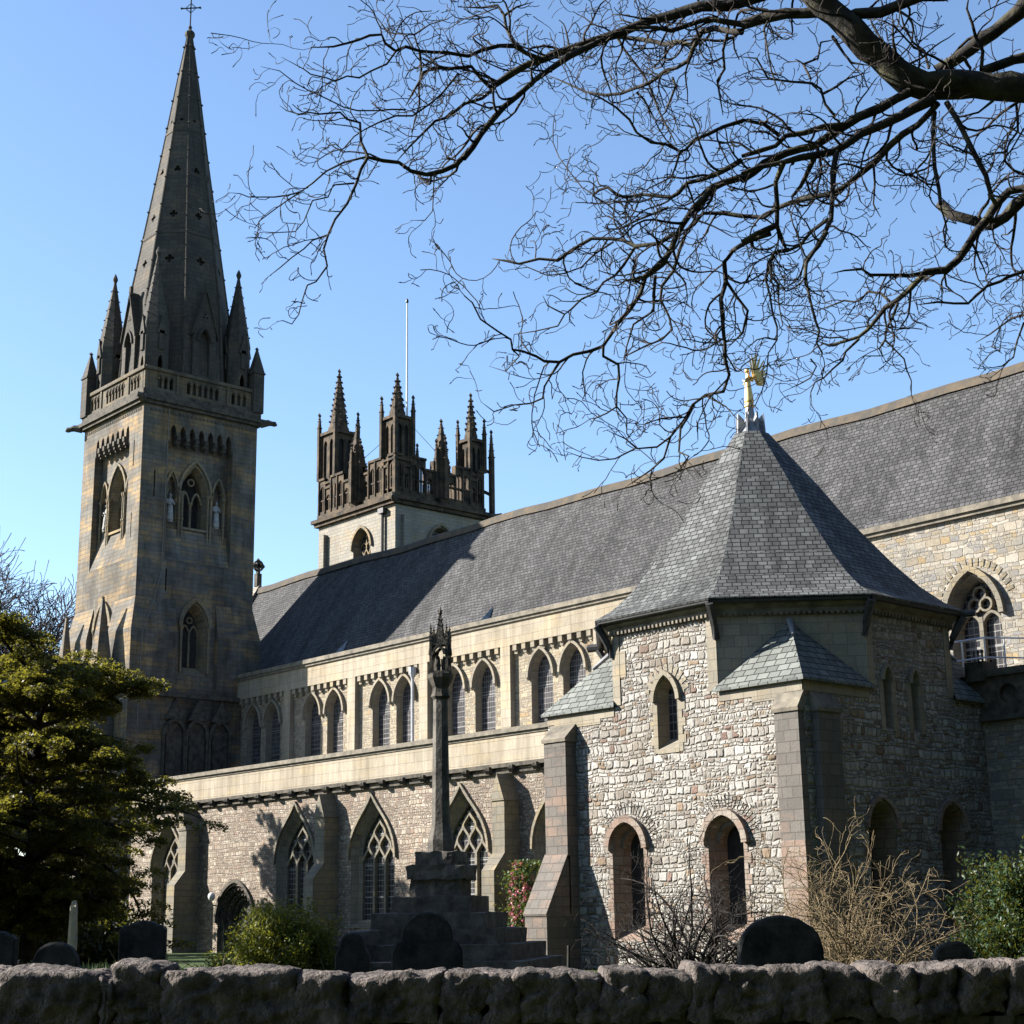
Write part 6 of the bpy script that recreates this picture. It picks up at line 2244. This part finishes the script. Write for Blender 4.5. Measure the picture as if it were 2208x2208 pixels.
 (KE, 5, 3, [(1385, 270), (1400, 370), (1470, 430)]),
 (KE, 6, 2, [(1070, 485), (1030, 590), (990, 660), (980, 740), (1060, 820), (1110, 870), (1130, 950), (1160, 1020), (1160, 1120), (1130, 1130)]),
 (KE, 4, 2, [(980, 735), (940, 800), (960, 850), (840, 850), (790, 900)]),
 (KE, 4, 3, [(990, 300), (950, 380), (940, 450), (930, 520)]),
 (KE, 6, 3, [(1010, 475), (950, 420), (860, 410), (820, 460), (770, 480), (700, 470), (600, 510), (500, 540)]),
 (KE, 6, 2, [(800, 735), (710, 820), (690, 880), (620, 940), (560, 1000), (500, 1030), (470, 1100), (480, 1200)]),
 (KE, 4, 2, [(470, 870), (510, 920), (470, 1000), (400, 1040), (270, 1100)]),
 (KE, 10, 3, [(2700, 900), (2200, 640), (1932, 570), (1850, 590), (1780, 640), (1700, 700), (1600, 760)]),
 (KE, 5, 2, [(1932, 620), (1880, 760), (1860, 860), (1780, 920), (1650, 940)]),
 (KC, 7, 4, [(620, 250), (700, 370), (750, 430), (880, 450)]),
 (KC, 7, 4, [(1150, 460), (1060, 370), (960, 280), (900, 180), (860, 90)]),
 (KC, 6, 4, [(1280, 470), (1250, 350), (1170, 290), (1110, 180), (1080, 60)]),
 (KC, 8, 4, [(1640, 460), (1650, 350), (1600, 250), (1580, 170), (1540, 60), (1560, -60)]),
 (KC, 7, 4, [(640, 800), (540, 610), (480, 570), (340, 560), (180, 540), (100, 400), (0, 390)]),
 (KC, 6, 3, [(470, 540), (420, 440), (520, 400), (540, 290), (640, 270)]),
 (KC, 6, 3, [(560, 640), (720, 540), (880, 490)]),
 (KC, 5, 3, [(200, 100), (150, 200), (180, 370), (200, 480), (260, 650)]),
 (KC, 6, 3, [(1720, 690), (1620, 770), (1500, 800), (1400, 810)]),
 (KC, 6, 3, [(1880, 720), (1890, 900), (1830, 980), (1810, 1040), (1680, 1060), (1600, 1100)]),
 (KC, 6, 3, [(900, 1110), (910, 1250), (900, 1400), (950, 1490)]),
 (KC, 4, 2, [(1932, 880), (1850, 1020), (1770, 1130), (1730, 1280)]),
]
TRUNK_PX = 2950
tree = thing("overhanging_tree", (0, 0, 0), "great bare tree with twisted dark branches hanging in from the upper right", "tree")
tb = at(TRUNK_PX, 1900, 14.5)
tree.location = (tb.x, tb.y, 0)
RT = np.random.RandomState(2024)
joints = []       # (px, py, depth)
limb_paths = []
for li_, (crop, w0, w1, pts) in enumerate(LIMBS):
    px = np.array([(crop[0] + x * crop[2], crop[1] + y * crop[2]) for x, y in pts])
    # a finer line with small kinks between the given points
    fine = [px[0]]
    for a, b_ in zip(px, px[1:]):
        L = np.linalg.norm(b_ - a)
        k = max(1, int(L / 28))
        nrm = np.array([-(b_ - a)[1], (b_ - a)[0]]) / max(L, 1e-6)
        for j in range(1, k + 1):
            q = a + (b_ - a) * j / k
            if j < k: q = q + nrm * RT.normal() * min(3.2, .10 * L / k + .05 * w1)
            fine.append(q)
    fine = np.array(fine)
    dep = None; best = 1e9
    for jx, jy, jd in joints:
        d_ = (jx - fine[0][0]) ** 2 + (jy - fine[0][1]) ** 2
        if d_ < best: best = d_; dep = jd
    if best > 40 ** 2 or dep is None: dep = 14.5 if fine[0][0] > 2208 else 13.5
    if li_ == 0: dep = 14.5
    n = len(fine)
    seg = np.concatenate([[0], np.cumsum(np.linalg.norm(np.diff(fine, axis=0), axis=1))])
    slope_ = RT.uniform(-.0032, .0028) if w0 < 20 else RT.uniform(-.002, .001)
    D_ = dep + slope_ * seg + .10 * np.cumsum(RT.normal(size=n)) * .35
    D_ = np.clip(D_, 11.0, 18.5)
    W = np.interp(seg / seg[-1], [0, 1], [w0, w1])
    W = W * (1 + .06 * RT.normal(size=n))
    if w1 < 6: W[-1] *= .4
    for (x, y), d_ in list(zip(fine, D_))[::1]: joints.append((x, y, d_))
    P3 = np.array([tuple(at(x, y, d_)) for (x, y), d_ in zip(fine, D_)])
    dist = np.linalg.norm(P3 - np.array([0, 0, 1.6]), axis=1)
    Rd = W / 2 / 3404.5 * dist * .98
    limb_paths.append((P3, Rd, fine[0][0] > 2215))
# smooth the thick limbs a little and taper free ends
big_p = []
for P3, Rd, _ in limb_paths:
    big_p.append((P3, Rd))
T0 = np.array([tb.x, tb.y, -.4])
tp = np.array([[0, 0, 0], [.05, .05, 1.2], [-.1, .1, 3.0], [-.1, .25, 5.0], [.1, .3, 7.5], [.3, .5, 10.0], [.2, .8, 13.0], [.5, 1.0, 16.5]]) + T0
big_p.append((tp, np.array([.75, .55, .48, .46, .40, .33, .22, .08])))
# tie the limbs that leave the frame to the trunk
for P3, Rd, outside in limb_paths:
    e = P3[0]
    pxx = Rd[0]
    d_ = np.hypot(e[0] - tb.x, e[1] - tb.y)
    if outside:
        k = np.argmin(np.abs(tp[:, 2] - (e[2] - .25 * d_)))
        a = tp[k]
        mid = a * .45 + e * .55 + np.array([0, 0, .2])
        big_p.append((np.array([a, mid, e]), np.array([Rd[0] * 1.5, Rd[0] * 1.2, Rd[0]])))
tw = []; buds = []
for P3, Rd, _ in limb_paths:
    if Rd.mean() > .05:
        sprout(tw, P3, Rd, .42, (.5, 1.25), (.022, .0054), 3, .36, 1.0, 0, .06, .05, RT, 12, buds)
    elif Rd[0] > .018:
        sprout(tw, P3, Rd, .195, (.32, .92), (.016, .0050), 3, .36, 1.0, 0, .06, .03, RT, 10, buds)
    else:
        sprout(tw, P3, Rd, .14, (.15, .52), (.0105, .0046), 2, .42, 1.0, 0, .07, .02, RT, 8, buds)
loc = (tb.x, tb.y, 0)
big_p = [(P - np.array(loc), r_) for P, r_ in big_p]
tubes_mesh("trunk", M_BARK, big_p, 8, tree)
tubes_mesh("crown", M_TWIG, [(P - np.array(loc), r_) for P, r_ in tw + buds], 3, tree)
print("TWIGS", len(tw), len(buds))

# leaf mass added out of view to block sky light on shaded walls
rs = np.random.RandomState(5)
arc = np.array([(-12, 64), (1, 58), (9, 42), (13, 22), (14, 0), (8, -18), (-6, -27)], float)
n = 70000
f = rs.rand(n) * (len(arc) - 1.001)
k = f.astype(int)
B = arc[k] + (arc[k + 1] - arc[k]) * (f - k)[:, None] + rs.normal(size=(n, 2)) * 1.7
z = rs.rand(n) * (28 + 4 * np.sin(f * 5) + 2 * np.sin(f * 13))
tag(leaf_mesh("foliage_screen", M_LEAFD, np.column_stack([B, z]), rs.normal(size=(n, 3)), rs.uniform(.5, 1.0, n), None, 1.5, seed=12), "added dark foliage screen blocking sky light, unseen behind and right of the viewer", "foliage_screen", kind="stuff")
# dark yews in the hollow behind the evergreen
for i, (px, D, lab) in enumerate(((-30, 62, "low dark yew at the left edge under the bronze green evergreen"), (75, 64, "low dark yew behind the slender upright stone"), (190, 66, "low dark yew between the evergreen and the tower foot"))):
    p = at(px, 1990, D)
    leafy_shrub((p.x, p.y, 0), 2.2, 2.2, 3.0, 9000, .10, M_LEAFD, lab, 80 + i, "yew", "tree")
